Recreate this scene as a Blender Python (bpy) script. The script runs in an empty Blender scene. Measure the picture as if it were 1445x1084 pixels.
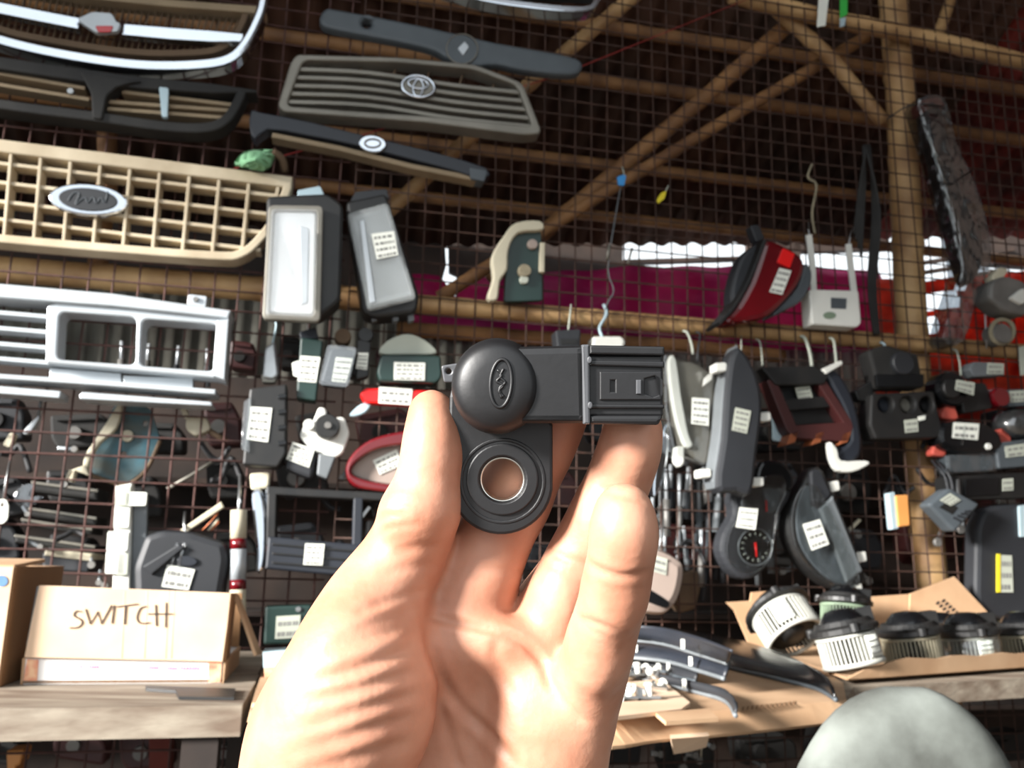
import bpy, bmesh, math, random
import numpy as np
from mathutils import Vector, Matrix

random.seed(7)
SC = bpy.context.scene
COL = SC.collection

# ------------------------------------------------------------------ camera
F_PX = 1200.0
CAM = Matrix.Translation((0, 0, 1.2)) @ Matrix.Rotation(math.radians(90 + 12.0), 4, 'X') @ Matrix.Rotation(math.radians(1.1), 4, 'Z')
cd = bpy.data.cameras.new('camera')
cd.sensor_width = 36.0
cd.lens = F_PX / 1445.0 * 36.0
cd.clip_start = 0.02
cd.dof.use_dof = True
cd.dof.focus_distance = 0.26
cd.dof.aperture_fstop = 28.0
co = bpy.data.objects.new('camera', cd)
COL.objects.link(co)
co.matrix_world = CAM
SC.camera = co

# ------------------------------------------------------------------ world, sun, exposure
wd = bpy.data.worlds.new('sky')
SC.world = wd
wd.use_nodes = True
bg = wd.node_tree.nodes['Background']
bg.inputs[0].default_value = (0.90, 0.96, 1.0, 1)
bg.inputs[1].default_value = 0.95
SUN_DIR = Vector((0.79, 0.55, -0.27)).normalized()
sl = bpy.data.lights.new('sun', 'SUN')
sl.energy = 10.5
sl.angle = math.radians(12)
sl.color = (1.0, 0.97, 0.93)
so = bpy.data.objects.new('sun', sl)
COL.objects.link(so)
so.rotation_euler = SUN_DIR.to_track_quat('-Z', 'Y').to_euler()
so.location = (-3, -3, 4)
SC.view_settings.view_transform = 'Standard'
SC.view_settings.look = 'None'
SC.view_settings.gamma = 1.0
SC.view_settings.use_curve_mapping = False
SC.view_settings.exposure = 0.76

# ------------------------------------------------------------------ pixel -> place
WALL = Matrix.Translation((0, 1.75, 0)) @ Matrix.Rotation(math.radians(12), 4, 'Z')
WINV = WALL.inverted()
ZT = 1.035                                  # height of the tables

def ray(px, py):
    o = CAM.translation.copy()
    d = CAM.to_3x3() @ Vector(((px - 722.5) / F_PX, -(py - 542.0) / F_PX, -1.0))
    return o, d

def P(px, py, n=0.0):
    """point in wall space (x along, y away, z up) on the plane n metres in front of the wire mesh"""
    o, d = ray(px, py)
    o = WINV @ o
    d = WINV.to_3x3() @ d
    t = (-n - o.y) / d.y
    return o + d * t

def T(px, py, z=ZT):
    """point in world space on a level plane"""
    o, d = ray(px, py)
    return o + d * ((z - o.z) / d.z)

def TW(px, py, z=ZT):
    return WINV @ T(px, py, z)

E0 = P(722, 352, -1.05)
RS = 0.55
def R(px, py, drop=0.0):
    """point in wall space under the sloping roof"""
    o, d = ray(px, py)
    o = WINV @ o
    d = WINV.to_3x3() @ d
    zc = E0.z + RS * 1.05 - drop
    t = (zc - RS * o.y - o.z) / (d.z + RS * d.y)
    return o + d * t

def CP(px, py, Z):
    """point in world space Z metres along the lens axis (hand and the part it holds)"""
    return CAM @ Vector(((px - 722.5) / F_PX * Z, -(py - 542.0) / F_PX * Z, -Z))

# ------------------------------------------------------------------ materials
def lin(c):
    return tuple((v / 12.92 if v <= 0.04045 else ((v + 0.055) / 1.055) ** 2.4) for v in [x / 255.0 for x in c]) + (1.0,)

MATS = {}
def mat(name, rgb, rough=0.5, metal=0.0, var=0.25, scale=18.0, bump=0.0, alpha=1.0, trans=0.0,
        rgb2=None, sss=0.0, spec=0.5, stretch=None, coat=0.0, detail=4.0, translucent=0.0):
    m = bpy.data.materials.new(name)
    m.use_nodes = True
    nt = m.node_tree
    b = nt.nodes['Principled BSDF']
    b.inputs['Roughness'].default_value = rough
    b.inputs['Metallic'].default_value = metal
    b.inputs['Alpha'].default_value = alpha
    b.inputs['Transmission Weight'].default_value = trans
    b.inputs['Specular IOR Level'].default_value = spec
    b.inputs['Coat Weight'].default_value = coat
    if sss:
        b.inputs['Subsurface Weight'].default_value = sss
        b.inputs['Subsurface Radius'].default_value = (1.0, 0.35, 0.2)
        b.inputs['Subsurface Scale'].default_value = 0.004
    c1 = lin(rgb)
    c2 = lin(rgb2) if rgb2 else tuple(v * (1 - var) for v in c1[:3]) + (1,)
    tc = nt.nodes.new('ShaderNodeTexCoord')
    src = tc.outputs['Object']
    if stretch:
        mp = nt.nodes.new('ShaderNodeMapping')
        mp.inputs['Scale'].default_value = stretch
        nt.links.new(src, mp.inputs['Vector'])
        src = mp.outputs['Vector']
    nz = nt.nodes.new('ShaderNodeTexNoise')
    nz.inputs['Scale'].default_value = scale
    nz.inputs['Detail'].default_value = detail
    nt.links.new(src, nz.inputs['Vector'])
    rp = nt.nodes.new('ShaderNodeValToRGB')
    rp.color_ramp.elements[0].position = 0.35
    rp.color_ramp.elements[1].position = 0.68
    rp.color_ramp.elements[0].color = c2
    rp.color_ramp.elements[1].color = c1
    nt.links.new(nz.outputs['Fac'], rp.inputs['Fac'])
    nt.links.new(rp.outputs['Color'], b.inputs['Base Color'])
    if bump:
        bp = nt.nodes.new('ShaderNodeBump')
        bp.inputs['Strength'].default_value = bump
        bp.inputs['Distance'].default_value = 0.004
        nz2 = nt.nodes.new('ShaderNodeTexNoise')
        nz2.inputs['Scale'].default_value = scale * 3
        nz2.inputs['Detail'].default_value = 6
        nt.links.new(src, nz2.inputs['Vector'])
        nt.links.new(nz2.outputs['Fac'], bp.inputs['Height'])
        nt.links.new(bp.outputs['Normal'], b.inputs['Normal'])
    if translucent:
        tr = nt.nodes.new('ShaderNodeBsdfTranslucent')
        nt.links.new(rp.outputs['Color'], tr.inputs['Color'])
        mx = nt.nodes.new('ShaderNodeMixShader')
        mx.inputs['Fac'].default_value = translucent
        out = nt.nodes['Material Output']
        nt.links.new(b.outputs['BSDF'], mx.inputs[1])
        nt.links.new(tr.outputs['BSDF'], mx.inputs[2])
        nt.links.new(mx.outputs['Shader'], out.inputs['Surface'])
    MATS[name] = m
    return m

mat('rust_wire', (86, 56, 50), 0.85, 0.1, 0.35, 40, 0.2, rgb2=(58, 38, 34))
mat('rust_wire_b', (78, 53, 43), 0.85, 0.1, 0.35, 40, 0.2, rgb2=(50, 35, 28))
mat('bamboo', (192, 156, 108), 0.6, 0, 0.3, 9, 0.15, rgb2=(140, 104, 66))
mat('bamboo_dark', (150, 108, 66), 0.7, 0, 0.3, 9, 0.15, rgb2=(104, 70, 42))
mat('bamboo_node', (110, 84, 56), 0.7, 0, 0.2, 20)
mat('roof_tin', (60, 48, 42), 0.9, 0.0, 0.4, 3, 0.1, rgb2=(84, 56, 42), spec=0.2)
mat('roof_red', (150, 56, 46), 0.8, 0, 0.3, 5, rgb2=(74, 32, 28), translucent=0.07)
mat('reflector_chrome', (246, 248, 250), 0.4, 0.6, 0.04, 12)
mat('tin_grey', (128, 126, 116), 0.7, 0.1, 0.3, 5, rgb2=(84, 80, 72))
mat('tarp_magenta', (176, 34, 98), 0.55, 0, 0.3, 3, rgb2=(150, 30, 96), translucent=0.5)
mat('tarp_orange', (236, 92, 60), 0.6, 0, 0.3, 9, rgb2=(170, 50, 36), translucent=0.6)
mat('plank', (150, 140, 124), 0.8, 0, 0.3, 7, 0.25, rgb2=(104, 88, 74), stretch=(1, 6, 6))
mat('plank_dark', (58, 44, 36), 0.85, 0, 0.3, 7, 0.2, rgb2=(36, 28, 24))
mat('dirt', (92, 80, 68), 0.95, 0, 0.3, 4, 0.3)
mat('cardboard', (192, 158, 124), 0.85, 0, 0.12, 12, 0.05, rgb2=(176, 140, 106))
mat('cardboard_pale', (222, 194, 166), 0.85, 0, 0.1, 12, 0.05, rgb2=(210, 178, 148))
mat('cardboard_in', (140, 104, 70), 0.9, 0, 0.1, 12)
mat('carton_white', (232, 230, 228), 0.6, 0, 0.04, 10)
mat('carton_red', (206, 92, 74), 0.6, 0, 0.3, 60, rgb2=(236, 190, 150))
mat('ink', (52, 44, 40), 0.7)
mat('ink_pink', (206, 96, 140), 0.7)
mat('ink_blue', (92, 132, 176), 0.7)
mat('paper', (226, 228, 218), 0.7, 0, 0.05, 30)
mat('paper_dull', (178, 182, 168), 0.7, 0, 0.06, 30)
mat('print', (132, 132, 128), 0.7)
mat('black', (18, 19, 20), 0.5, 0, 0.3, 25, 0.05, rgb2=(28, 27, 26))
mat('black_gloss', (14, 15, 17), 0.22, 0, 0.3, 25)
mat('black_dust', (38, 37, 35), 0.75, 0, 0.3, 14, 0.1, rgb2=(24, 23, 22))
mat('charcoal', (38, 40, 44), 0.55, 0, 0.2, 14, 0.05)
mat('navy', (34, 38, 46), 0.45, 0, 0.2, 14)
mat('grey', (106, 111, 114), 0.45, 0, 0.2, 14)
mat('grey_mid', (78, 85, 90), 0.5, 0, 0.2, 14)
mat('silver', (186, 192, 196), 0.38, 0.35, 0.12, 10)
mat('silver_dull', (136, 132, 122), 0.5, 0.45, 0.25, 10)
mat('chrome', (214, 220, 228), 0.16, 1.0, 0.1, 8)
mat('beige', (196, 182, 156), 0.6, 0, 0.15, 10, rgb2=(168, 152, 126))
mat('beige_dust', (142, 124, 98), 0.75, 0, 0.2, 14)
mat('brown_dust', (96, 76, 56), 0.8, 0, 0.2, 14)
mat('white_plastic', (220, 220, 212), 0.45, 0, 0.08, 14)
mat('ivory', (196, 188, 164), 0.6, 0, 0.15, 14)
mat('steel', (176, 178, 178), 0.32, 0.9, 0.2, 16)
mat('steel_dust', (132, 130, 126), 0.55, 0.5, 0.3, 16)
mat('lens', (236, 240, 240), 0.12, 0, 0.04, 12, alpha=0.22, coat=0.6)
mat('lens_dull', (190, 196, 196), 0.2, 0, 0.1, 12, alpha=0.4, coat=0.4)
mat('red_lens', (186, 18, 26), 0.2, 0, 0.2, 12, coat=0.5)
mat('red_dark', (104, 10, 20), 0.25, 0, 0.25, 10, coat=0.5)
mat('red_bright', (240, 30, 30), 0.3, 0, 0.1, 10)
mat('maroon', (70, 32, 31), 0.5, 0, 0.25, 16)
mat('copper', (168, 96, 60), 0.5, 0.3, 0.2, 16)
mat('green_dark', (30, 52, 48), 0.4, 0, 0.2, 12)
mat('green_cloth', (150, 206, 158), 0.9, 0, 0.3, 30, 0.2)
mat('green_fin', (120, 138, 116), 0.6, 0, 0.1, 14)
mat('teal', (54, 108, 124), 0.6, 0.1, 0.6, 14, 0.1, rgb2=(70, 74, 68))
mat('fin_white', (168, 168, 160), 0.6, 0, 0.08, 14)
mat('fin_tan', (150, 143, 122), 0.65, 0, 0.1, 14)
mat('fin_gap_shade', (40, 38, 34), 0.8, 0, 0.1, 14)
mat('taupe', (156, 140, 130), 0.55, 0, 0.1, 14)
mat('orange_plastic', (222, 152, 84), 0.45, 0, 0.08, 14)
mat('yellow', (222, 204, 40), 0.5, 0, 0.1, 14)
mat('blue', (54, 140, 206), 0.5, 0, 0.1, 14)
mat('green_bright', (60, 176, 74), 0.5, 0, 0.1, 14)
mat('red_lug', (190, 84, 70), 0.5, 0, 0.2, 20)
mat('red_cord', (146, 40, 36), 0.8, 0, 0.1, 14)
mat('rust_red', (116, 52, 42), 0.85, 0, 0.3, 12, 0.1)
mat('ice_blue', (176, 198, 206), 0.45, 0.1, 0.1, 14)
mat('chair_grey', (116, 121, 116), 0.95, 0, 0.3, 11, 0.15, rgb2=(64, 66, 62), detail=8)
mat('rubber_dark', (28, 28, 30), 0.7, 0, 0.2, 30)
mat('brush_tan', (150, 140, 116), 0.9, 0, 0.3, 30)

def film(name, tint, fac, rough):
    """clear plastic: see-through with a glossy skin"""
    m = bpy.data.materials.new(name)
    m.use_nodes = True
    nt = m.node_tree
    nt.nodes.remove(nt.nodes['Principled BSDF'])
    tr = nt.nodes.new('ShaderNodeBsdfTransparent')
    tr.inputs['Color'].default_value = lin(tint)
    gl = nt.nodes.new('ShaderNodeBsdfGlossy')
    gl.inputs['Roughness'].default_value = rough
    nz = nt.nodes.new('ShaderNodeTexNoise')
    nz.inputs['Scale'].default_value = 22
    tc = nt.nodes.new('ShaderNodeTexCoord')
    bp = nt.nodes.new('ShaderNodeBump')
    bp.inputs['Strength'].default_value = 0.6
    bp.inputs['Distance'].default_value = 0.01
    nt.links.new(tc.outputs['Object'], nz.inputs['Vector'])
    nt.links.new(nz.outputs['Fac'], bp.inputs['Height'])
    nt.links.new(bp.outputs['Normal'], gl.inputs['Normal'])
    mx = nt.nodes.new('ShaderNodeMixShader')
    mx.inputs['Fac'].default_value = fac
    nt.links.new(tr.outputs['BSDF'], mx.inputs[1])
    nt.links.new(gl.outputs['BSDF'], mx.inputs[2])
    nt.links.new(mx.outputs['Shader'], nt.nodes['Material Output'].inputs['Surface'])
    MATS[name] = m
film('film', (244, 246, 246), 0.16, 0.18)
film('film_grey', (206, 210, 214), 0.2, 0.16)
# ------------------------------------------------------------------ mesh helpers
def mesh_obj(name, verts, faces, material, parent=None, smooth=False, solid=0.0):
    me = bpy.data.meshes.new(name)
    me.from_pydata([tuple(v) for v in verts], [], faces)
    me.update()
    if smooth:
        me.polygons.foreach_set('use_smooth', [True] * len(me.polygons))
    me.materials.append(MATS[material])
    o = bpy.data.objects.new(name, me)
    COL.objects.link(o)
    if parent is not None:
        o.parent = parent
    if solid:
        md = o.modifiers.new('thickness', 'SOLIDIFY')
        md.thickness = solid
        md.offset = 0
    return o

def tube_data(pts, rad, sides=8, cap=True):
    pts = [Vector(p) for p in pts]
    m = len(pts)
    rad = list(rad) if hasattr(rad, '__len__') else [rad] * m
    vs, fs = [], []
    tang = []
    for i in range(m):
        a = pts[max(i - 1, 0)]
        b = pts[min(i + 1, m - 1)]
        t = (b - a)
        tang.append(t.normalized() if t.length > 1e-9 else Vector((0, 0, 1)))
    ref = Vector((0, 0, 1)) if abs(tang[0].z) < 0.8 else Vector((0, 1, 0))
    nrm = (ref - tang[0] * ref.dot(tang[0])).normalized()
    for i in range(m):
        nrm = (nrm - tang[i] * nrm.dot(tang[i])).normalized()
        bn = tang[i].cross(nrm)
        for k in range(sides):
            a = 2 * math.pi * (k + 0.5) / sides
            vs.append(pts[i] + (nrm * math.cos(a) + bn * math.sin(a)) * rad[i])
    for i in range(m - 1):
        for k in range(sides):
            k2 = (k + 1) % sides
            fs.append((i * sides + k, i * sides + k2, (i + 1) * sides + k2, (i + 1) * sides + k))
    if cap:
        fs.append(tuple(reversed(range(sides))))
        fs.append(tuple(range((m - 1) * sides, m * sides)))
    return vs, fs

def merge(parts):
    V, Fc = [], []
    for v, f in parts:
        b = len(V)
        V += list(v)
        Fc += [tuple(i + b for i in q) for q in f]
    return V, Fc

def box_data(x0, x1, y0, y1, z0, z1):
    v = [(x0, y0, z0), (x1, y0, z0), (x1, y1, z0), (x0, y1, z0), (x0, y0, z1), (x1, y0, z1), (x1, y1, z1), (x0, y1, z1)]
    f = [(0, 3, 2, 1), (4, 5, 6, 7), (0, 1, 5, 4), (1, 2, 6, 5), (2, 3, 7, 6), (3, 0, 4, 7)]
    return [Vector(q) for q in v], f

def lathe_data(profile, seg=28, mtx=None, axis='Z'):
    """profile: (radius, height) pairs; closed at both ends"""
    vs, fs = [], []
    for r, h in profile:
        for k in range(seg):
            a = 2 * math.pi * k / seg
            vs.append(Vector((r * math.cos(a), r * math.sin(a), h)))
    m = len(profile)
    for i in range(m - 1):
        for k in range(seg):
            k2 = (k + 1) % seg
            fs.append((i * seg + k, i * seg + k2, (i + 1) * seg + k2, (i + 1) * seg + k))
    fs.append(tuple(reversed(range(seg))))
    fs.append(tuple(range((m - 1) * seg, m * seg)))
    if mtx is not None:
        vs = [mtx @ v for v in vs]
    return vs, fs

def spl(pts, closed=True, sub=6):
    """smooth curve through 2-d or 3-d points"""
    pts = [np.array(p, float) for p in pts]
    m = len(pts)
    out = []
    rng = range(m) if closed else range(m - 1)
    for i in rng:
        if closed:
            p0, p1, p2, p3 = pts[i - 1], pts[i], pts[(i + 1) % m], pts[(i + 2) % m]
        else:
            p0, p1, p2, p3 = pts[max(i - 1, 0)], pts[i], pts[i + 1], pts[min(i + 2, m - 1)]
        for k in range(sub):
            t = k / sub
            out.append(tuple(0.5 * ((2 * p1) + (p2 - p0) * t + (2 * p0 - 5 * p1 + 4 * p2 - p3) * t * t + (3 * p1 - p0 - 3 * p2 + p3) * t ** 3)))
    if not closed:
        out.append(tuple(pts[-1]))
    return out

def rnd(pts, r=6, k=4):
    """polygon with rounded corners"""
    out = []
    m = len(pts)
    for i in range(m):
        p = np.array(pts[i], float)
        a = np.array(pts[i - 1], float) - p
        b = np.array(pts[(i + 1) % m], float) - p
        la, lb = np.linalg.norm(a), np.linalg.norm(b)
        rr = min(r, la * 0.45, lb * 0.45)
        pa, pb = p + a / la * rr, p + b / lb * rr
        for j in range(k + 1):
            t = j / k
            out.append(tuple(pa * (1 - t) ** 2 + p * 2 * t * (1 - t) + pb * t * t))
    return out

def strip(pts, w):
    """outline of a band w pixels wide around a polyline"""
    pts = [np.array(p, float) for p in pts]
    m = len(pts)
    ws = list(w) if hasattr(w, '__len__') else [w] * m
    L, Rr = [], []
    for i in range(m):
        t = pts[min(i + 1, m - 1)] - pts[max(i - 1, 0)]
        t /= np.linalg.norm(t)
        nn = np.array((-t[1], t[0]))
        L.append(tuple(pts[i] + nn * ws[i] / 2))
        Rr.append(tuple(pts[i] - nn * ws[i] / 2))
    return L + Rr[::-1]

def ell(cx, cy, a, b, rot=0, k=24):
    c, s = math.cos(math.radians(rot)), math.sin(math.radians(rot))
    return [(cx + a * math.cos(t) * c - b * math.sin(t) * s, cy + a * math.cos(t) * s + b * math.sin(t) * c)
            for t in [2 * math.pi * i / k for i in range(k)]]

def curve_plate(outlines, e, bev):
    """flat 2-d outlines (first outer, rest holes) in metres -> mesh data, thickness 2e, rounded rim"""
    cu = bpy.data.curves.new('outline', 'CURVE')
    cu.dimensions = '2D'
    cu.fill_mode = 'BOTH'
    bev = min(bev, e * 0.8)
    cu.extrude = e - bev
    cu.bevel_depth = bev
    cu.bevel_resolution = 1
    cu.offset = -bev
    for ol in outlines:
        sp = cu.splines.new('POLY')
        sp.points.add(len(ol) - 1)
        for i, (x, y) in enumerate(ol):
            sp.points[i].co = (x, y, 0, 1)
        sp.use_cyclic_u = True
    ob = bpy.data.objects.new('outline', cu)
    me = ob.to_mesh()
    vs = [v.co.copy() for v in me.vertices]
    fs = [tuple(p.vertices) for p in me.polygons]
    ob.to_mesh_clear()
    bpy.data.objects.remove(ob)
    bpy.data.curves.remove(cu)
    return vs, fs

def tag(o, label, cat, group=None, kind=None):
    if label:
        o['label'] = label
    if cat:
        o['category'] = cat
    if group:
        o['group'] = group
    if kind:
        o['kind'] = kind
    return o

THINGS = []
class Th:
    """one thing on or near the mesh wall, an Empty at its base with parts as children"""
    def __init__(s, name, label, cat, px, py, n=0.0, group=None):
        s.e = bpy.data.objects.new(name, None)
        s.e.empty_display_size = 0.05
        COL.objects.link(s.e)
        s.a = P(px, py, n)
        s.e.matrix_world = WALL @ Matrix.Translation(s.a)
        tag(s.e, label, cat, group)
        THINGS.append(s.e)
    def q(s, px, py, n):
        return P(px, py, n) - s.a
    def plate(s, name, pts, n0, n1, m, holes=(), bev=0.002, parent=None, label=None, np_=None):
        nref = n1 if np_ is None else np_
        ols = []
        for ol in [pts] + list(holes):
            ols.append([(v.x, v.z) for v in (P(x, y, nref) for x, y in ol)])
        vs, fs = curve_plate(ols, (n1 - n0) / 2, bev)
        nm = (n0 + n1) / 2
        vs = [Vector((v.x, -(nm + v.z), v.y)) - s.a for v in vs]
        o = mesh_obj(name, vs, fs, m, parent or s.e)
        if label:
            o['label'] = label
        return o
    def tube(s, name, pts, r, m, sides=8, parent=None, smooth=True, sub=0):
        if sub:
            pts = spl(pts, False, sub)
        o = mesh_obj(name, *tube_data([s.q(*p) for p in pts], r, sides), m, parent or s.e, smooth)
        return o
    def tubes(s, name, lst, r, m, sides=6, parent=None, kind=None):
        o = mesh_obj(name, *merge([tube_data([s.q(*p) for p in pts], r, sides) for pts in lst]), m, parent or s.e, True)
        if kind:
            o['kind'] = kind
        return o
    def disc(s, name, px, py, n0, n1, r, m, parent=None, r2=None, seg=24, label=None):
        """round boss facing out from the wall, r in pixels"""
        c = s.q(px, py, n1)
        rr = (P(px + r, py, n1) - P(px, py, n1)).length
        rb = rr if r2 is None else rr * r2 / r
        d = n1 - n0
        pr = [(rb * 0.98, 0), (rb, 0.02 * d), (rr, 0.8 * d), (rr * 0.9, d)]
        mt = Matrix.Translation((c.x, c.y + d, c.z)) @ Matrix.Rotation(math.radians(90), 4, 'X')
        o = mesh_obj(name, *lathe_data(pr, seg, mt), m, parent or s.e, False)
        if label:
            o['label'] = label
        return o
    def ring(s, name, px, py, n, a, b, r, m, parent=None, rot=0):
        pts = ell(px, py, a, b, rot, 28)
        vs, fs = tube_data([s.q(x, y, n) for x, y in pts + pts[:1]], r, 6, False)
        return mesh_obj(name, vs, fs, m, parent or s.e, True)
    def dome(s, name, px, py, n0, a, b, h, m, parent=None, rot=0, pw=2.0):
        """pillow-shaped boss: ellipse a x b pixels, height h metres above n0"""
        vs, fs = [], []
        seg, rings = 24, 7
        for i in range(rings):
            t = i / (rings - 1)
            k = math.cos(t * math.pi / 2) ** (2 / pw) if i < rings - 1 else 0.02
            hh = h * math.sin(t * math.pi / 2) ** (2 / pw)
            for x, y in ell(px, py, a * k, b * k, rot, seg):
                v = P(x, y, n0) - s.a
                vs.append(Vector((v.x, v.y - hh, v.z)))
        for i in range(rings - 1):
            for j in range(seg):
                j2 = (j + 1) % seg
                fs.append((i * seg + j, (i + 1) * seg + j, (i + 1) * seg + j2, i * seg + j2))
        fs.append(tuple(range(seg)))
        fs.append(tuple(reversed(range((rings - 1) * seg, rings * seg))))
        o = mesh_obj(name, vs, fs, m, parent or s.e, True)
        return o
    def sticker(s, quad, n, m='paper', lines=4, parent=None, name='price_label', bars=False):
        """white paper label with illegible lines of print"""
        lb = s.plate(name, quad, n - 0.0006, n + 0.0006, m, bev=0.0001, parent=parent)
        a, b, c, d = [np.array(p, float) for p in quad]
        prs = []
        for i in range(lines):
            v0 = (i + 0.55) / (lines + 0.2)
            v1 = v0 + 0.42 / (lines + 0.2)
            u = 0.08
            while u < 0.88:
                w = random.uniform(0.06, 0.2) if not bars else 0.05
                u2 = min(u + w, 0.92)
                cs = []
                for (uu, vv) in ((u, v0), (u2, v0), (u2, v1), (u, v1)):
                    p = (a * (1 - uu) + b * uu) * (1 - vv) + (d * (1 - uu) + c * uu) * vv
                    cs.append(s.q(p[0], p[1], n + 0.001))
                prs.append((cs, [(0, 1, 2, 3)]))
                u = u2 + random.uniform(0.03, 0.07)
        par = lb if parent is None else parent
        o = mesh_obj('print', *merge(prs), 'print', par)
        return lb

def bamboo(name, label, pts, r, m='bamboo', node=0.27, space=None, sides=14, r2=None):
    """bamboo pole with swollen nodes through points (wall space)"""
    pts = [Vector(p) for p in pts]
    dense, acc = [], 0.0
    rad = []
    L = sum((pts[i + 1] - pts[i]).length for i in range(len(pts) - 1))
    off = random.uniform(0, node)
    for i in range(len(pts) - 1):
        seg = (pts[i + 1] - pts[i])
        k = max(2, int(seg.length / 0.02))
        for j in range(k + (1 if i == len(pts) - 2 else 0)):
            t = j / k
            d = acc + seg.length * t
            ph = ((d + off) % node)
            ph = min(ph, node - ph)
            bump = 1.0 + 0.10 * math.exp(-(ph / 0.012) ** 2) - 0.03 * math.exp(-((ph - 0.03) / 0.02) ** 2)
            rr = r if r2 is None else r + (r2 - r) * d / L
            dense.append(pts[i] + seg * t)
            rad.append(rr * bump)
        acc += seg.length
    base = dense[0].copy()
    o = mesh_obj(name, *tube_data([p - base for p in dense], rad, sides), m, None, True)
    o.matrix_world = WALL @ Matrix.Translation(base)
    tag(o, label, 'bamboo pole')
    return o

def structure(o, name=None):
    o['kind'] = 'structure'
    return o

def copy_tree(o, parent=None):
    c = o.copy()
    COL.objects.link(c)
    c.parent = parent
    for ch in list(o.children):
        copy_tree(ch, c)
    return c

def wall_box(name, x0, x1, y0, y1, z0, z1, m, parent=None):
    o = mesh_obj(name, *box_data(x0, x1, y0, y1, z0, z1), m, parent)
    if parent is None:
        o.matrix_world = WALL.copy()
    return o

# ------------------------------------------------------------------ large structure
g = 4.0
o = mesh_obj('floor', *box_data(-g, g, -g, g + 1, -0.05, 0), 'dirt')
structure(o)

def roof_z(y, drop=0.0):
    return E0.z + RS * (1.05 - y) - drop

def corrugated(name, x0, x1, fn, rows, m, pitch=0.076, amp=0.009):
    """sheet whose waves run across x; fn(t, x) -> (y, z, normal y, normal z)"""
    k = int((x1 - x0) / pitch * 8)
    vs, fs = [], []
    for j in range(rows + 1):
        for i in range(k + 1):
            x = x0 + (x1 - x0) * i / k
            y, z, ny, nz_ = fn(j / rows, x)
            w = amp * math.sin(2 * math.pi * x / pitch)
            vs.append((x, y + ny * w, z + nz_ * w))
    for j in range(rows):
        for i in range(k):
            a = j * (k + 1) + i
            fs.append((a, a + 1, a + k + 2, a + k + 1))
    o = mesh_obj(name, vs, fs, m, None, True, solid=0.0015)
    o.matrix_world = WALL.copy()
    return structure(o)

Y_FRONT = -2.6
XR = P(1290, 250, -0.6).x
ea, eb = R(622, 346), R(1400, 343)
def eave_y(x):
    return ea.y + (eb.y - ea.y) * (x - ea.x) / (eb.x - ea.x) if x > ea.x else ea.y
def roof_fn(dz):
    def fn(t, x):
        y = eave_y(x) + t * (Y_FRONT - eave_y(x))
        return (y, roof_z(y) + dz, 0.33, 0.94)
    return fn
corrugated('ceiling', -3.0, XR, roof_fn(0), 4, 'roof_tin')
corrugated('ceiling_red', XR - 0.06, 2.6, roof_fn(0.021), 4, 'roof_red')

# rear wall of grey tin below the tarp, added side walls
zr = P(722, 446, -1.0).z
corrugated('wall_rear', -2.9, 2.55, lambda t, x: (1.02, t * zr, 1.0, 0.0), 1, 'tin_grey', pitch=0.05, amp=0.008)
def side(name, x, y0, y1, m, z1=None):
    o = mesh_obj(name, [(x, y0, 0), (x, y1, 0), (x, y1, roof_z(y1) - 0.02), (x, y0, roof_z(y0) - 0.02)], [(0, 1, 2, 3)], m, None, solid=0.02)
    o.matrix_world = WALL.copy()
    return structure(o)
zr2 = P(300, 392, -0.97).z
corrugated('wall_rear_left', -2.9, P(572, 430, -0.97).x, lambda t, x: (0.985, t * zr2, 1.0, 0.0), 1, 'tin_grey', pitch=0.05, amp=0.008)
side('shade_wall_right', 2.5, Y_FRONT + 0.2, 1.05, 'plank_dark')  # unseen wall, added to block light from the right
side('shade_wall_left', -2.8, 0.05, 1.05, 'plank_dark')  # unseen wall, added to keep skylight out behind the mesh
o = mesh_obj('shade_board', [(-2.9, Y_FRONT, 2.55), (-2.9, 0.05, 2.55), (-2.9, 0.05, roof_z(0.05) - 0.03), (-2.9, Y_FRONT, roof_z(Y_FRONT) - 0.03)], [(0, 1, 2, 3)], 'plank_dark', None, solid=0.02)  # unseen board, added to keep sun off the upper mesh wall
o.matrix_world = WALL.copy()
structure(o)
o = mesh_obj('shade_wall_front', [(0.8, Y_FRONT + 0.1, 0), (2.49, Y_FRONT + 0.1, 0), (2.49, Y_FRONT + 0.1, roof_z(Y_FRONT + 0.1) - 0.03), (0.8, Y_FRONT + 0.1, roof_z(Y_FRONT + 0.1) - 0.03)], [(0, 1, 2, 3)], 'plank', None, solid=0.02)  # unseen wall behind the camera, added so light enters from the left
o.matrix_world = WALL.copy()
structure(o)

# rusty welded wire mesh wall: a coarse panel and a finer one
def wire_panel(name, x0, x1, z0, z1, sx, sz, m, r):
    prs = []
    x = x0
    while x <= x1:
        w = random.uniform(-0.004, 0.004)
        pts = [(x + w * math.sin(3 * zz + x * 9), 0, zz) for zz in np.linspace(z0, z1, 7)]
        prs.append(tube_data(pts, r, 5))
        x += sx
    z = z0
    while z <= z1:
        w = random.uniform(-0.004, 0.004)
        pts = [(xx, -0.003, z + w * math.sin(3 * xx + z * 7)) for xx in np.linspace(x0, x1, 9)]
        prs.append(tube_data(pts, r, 5))
        z += sz
    o = mesh_obj(name, *merge(prs), m, None, True)
    o.matrix_world = WALL.copy()
    return structure(o)
xs = P(478, 500, 0).x
ztop = roof_z(0) - 0.03
wire_panel('wall_back_coarse', -2.75, xs, 0.05, ztop, 0.0465, 0.043, 'rust_wire', 0.0021)
wire_panel('wall_back_fine', xs + 0.012, 2.45, 0.05, ztop, 0.0375, 0.0385, 'rust_wire_b', 0.0018)

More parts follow.
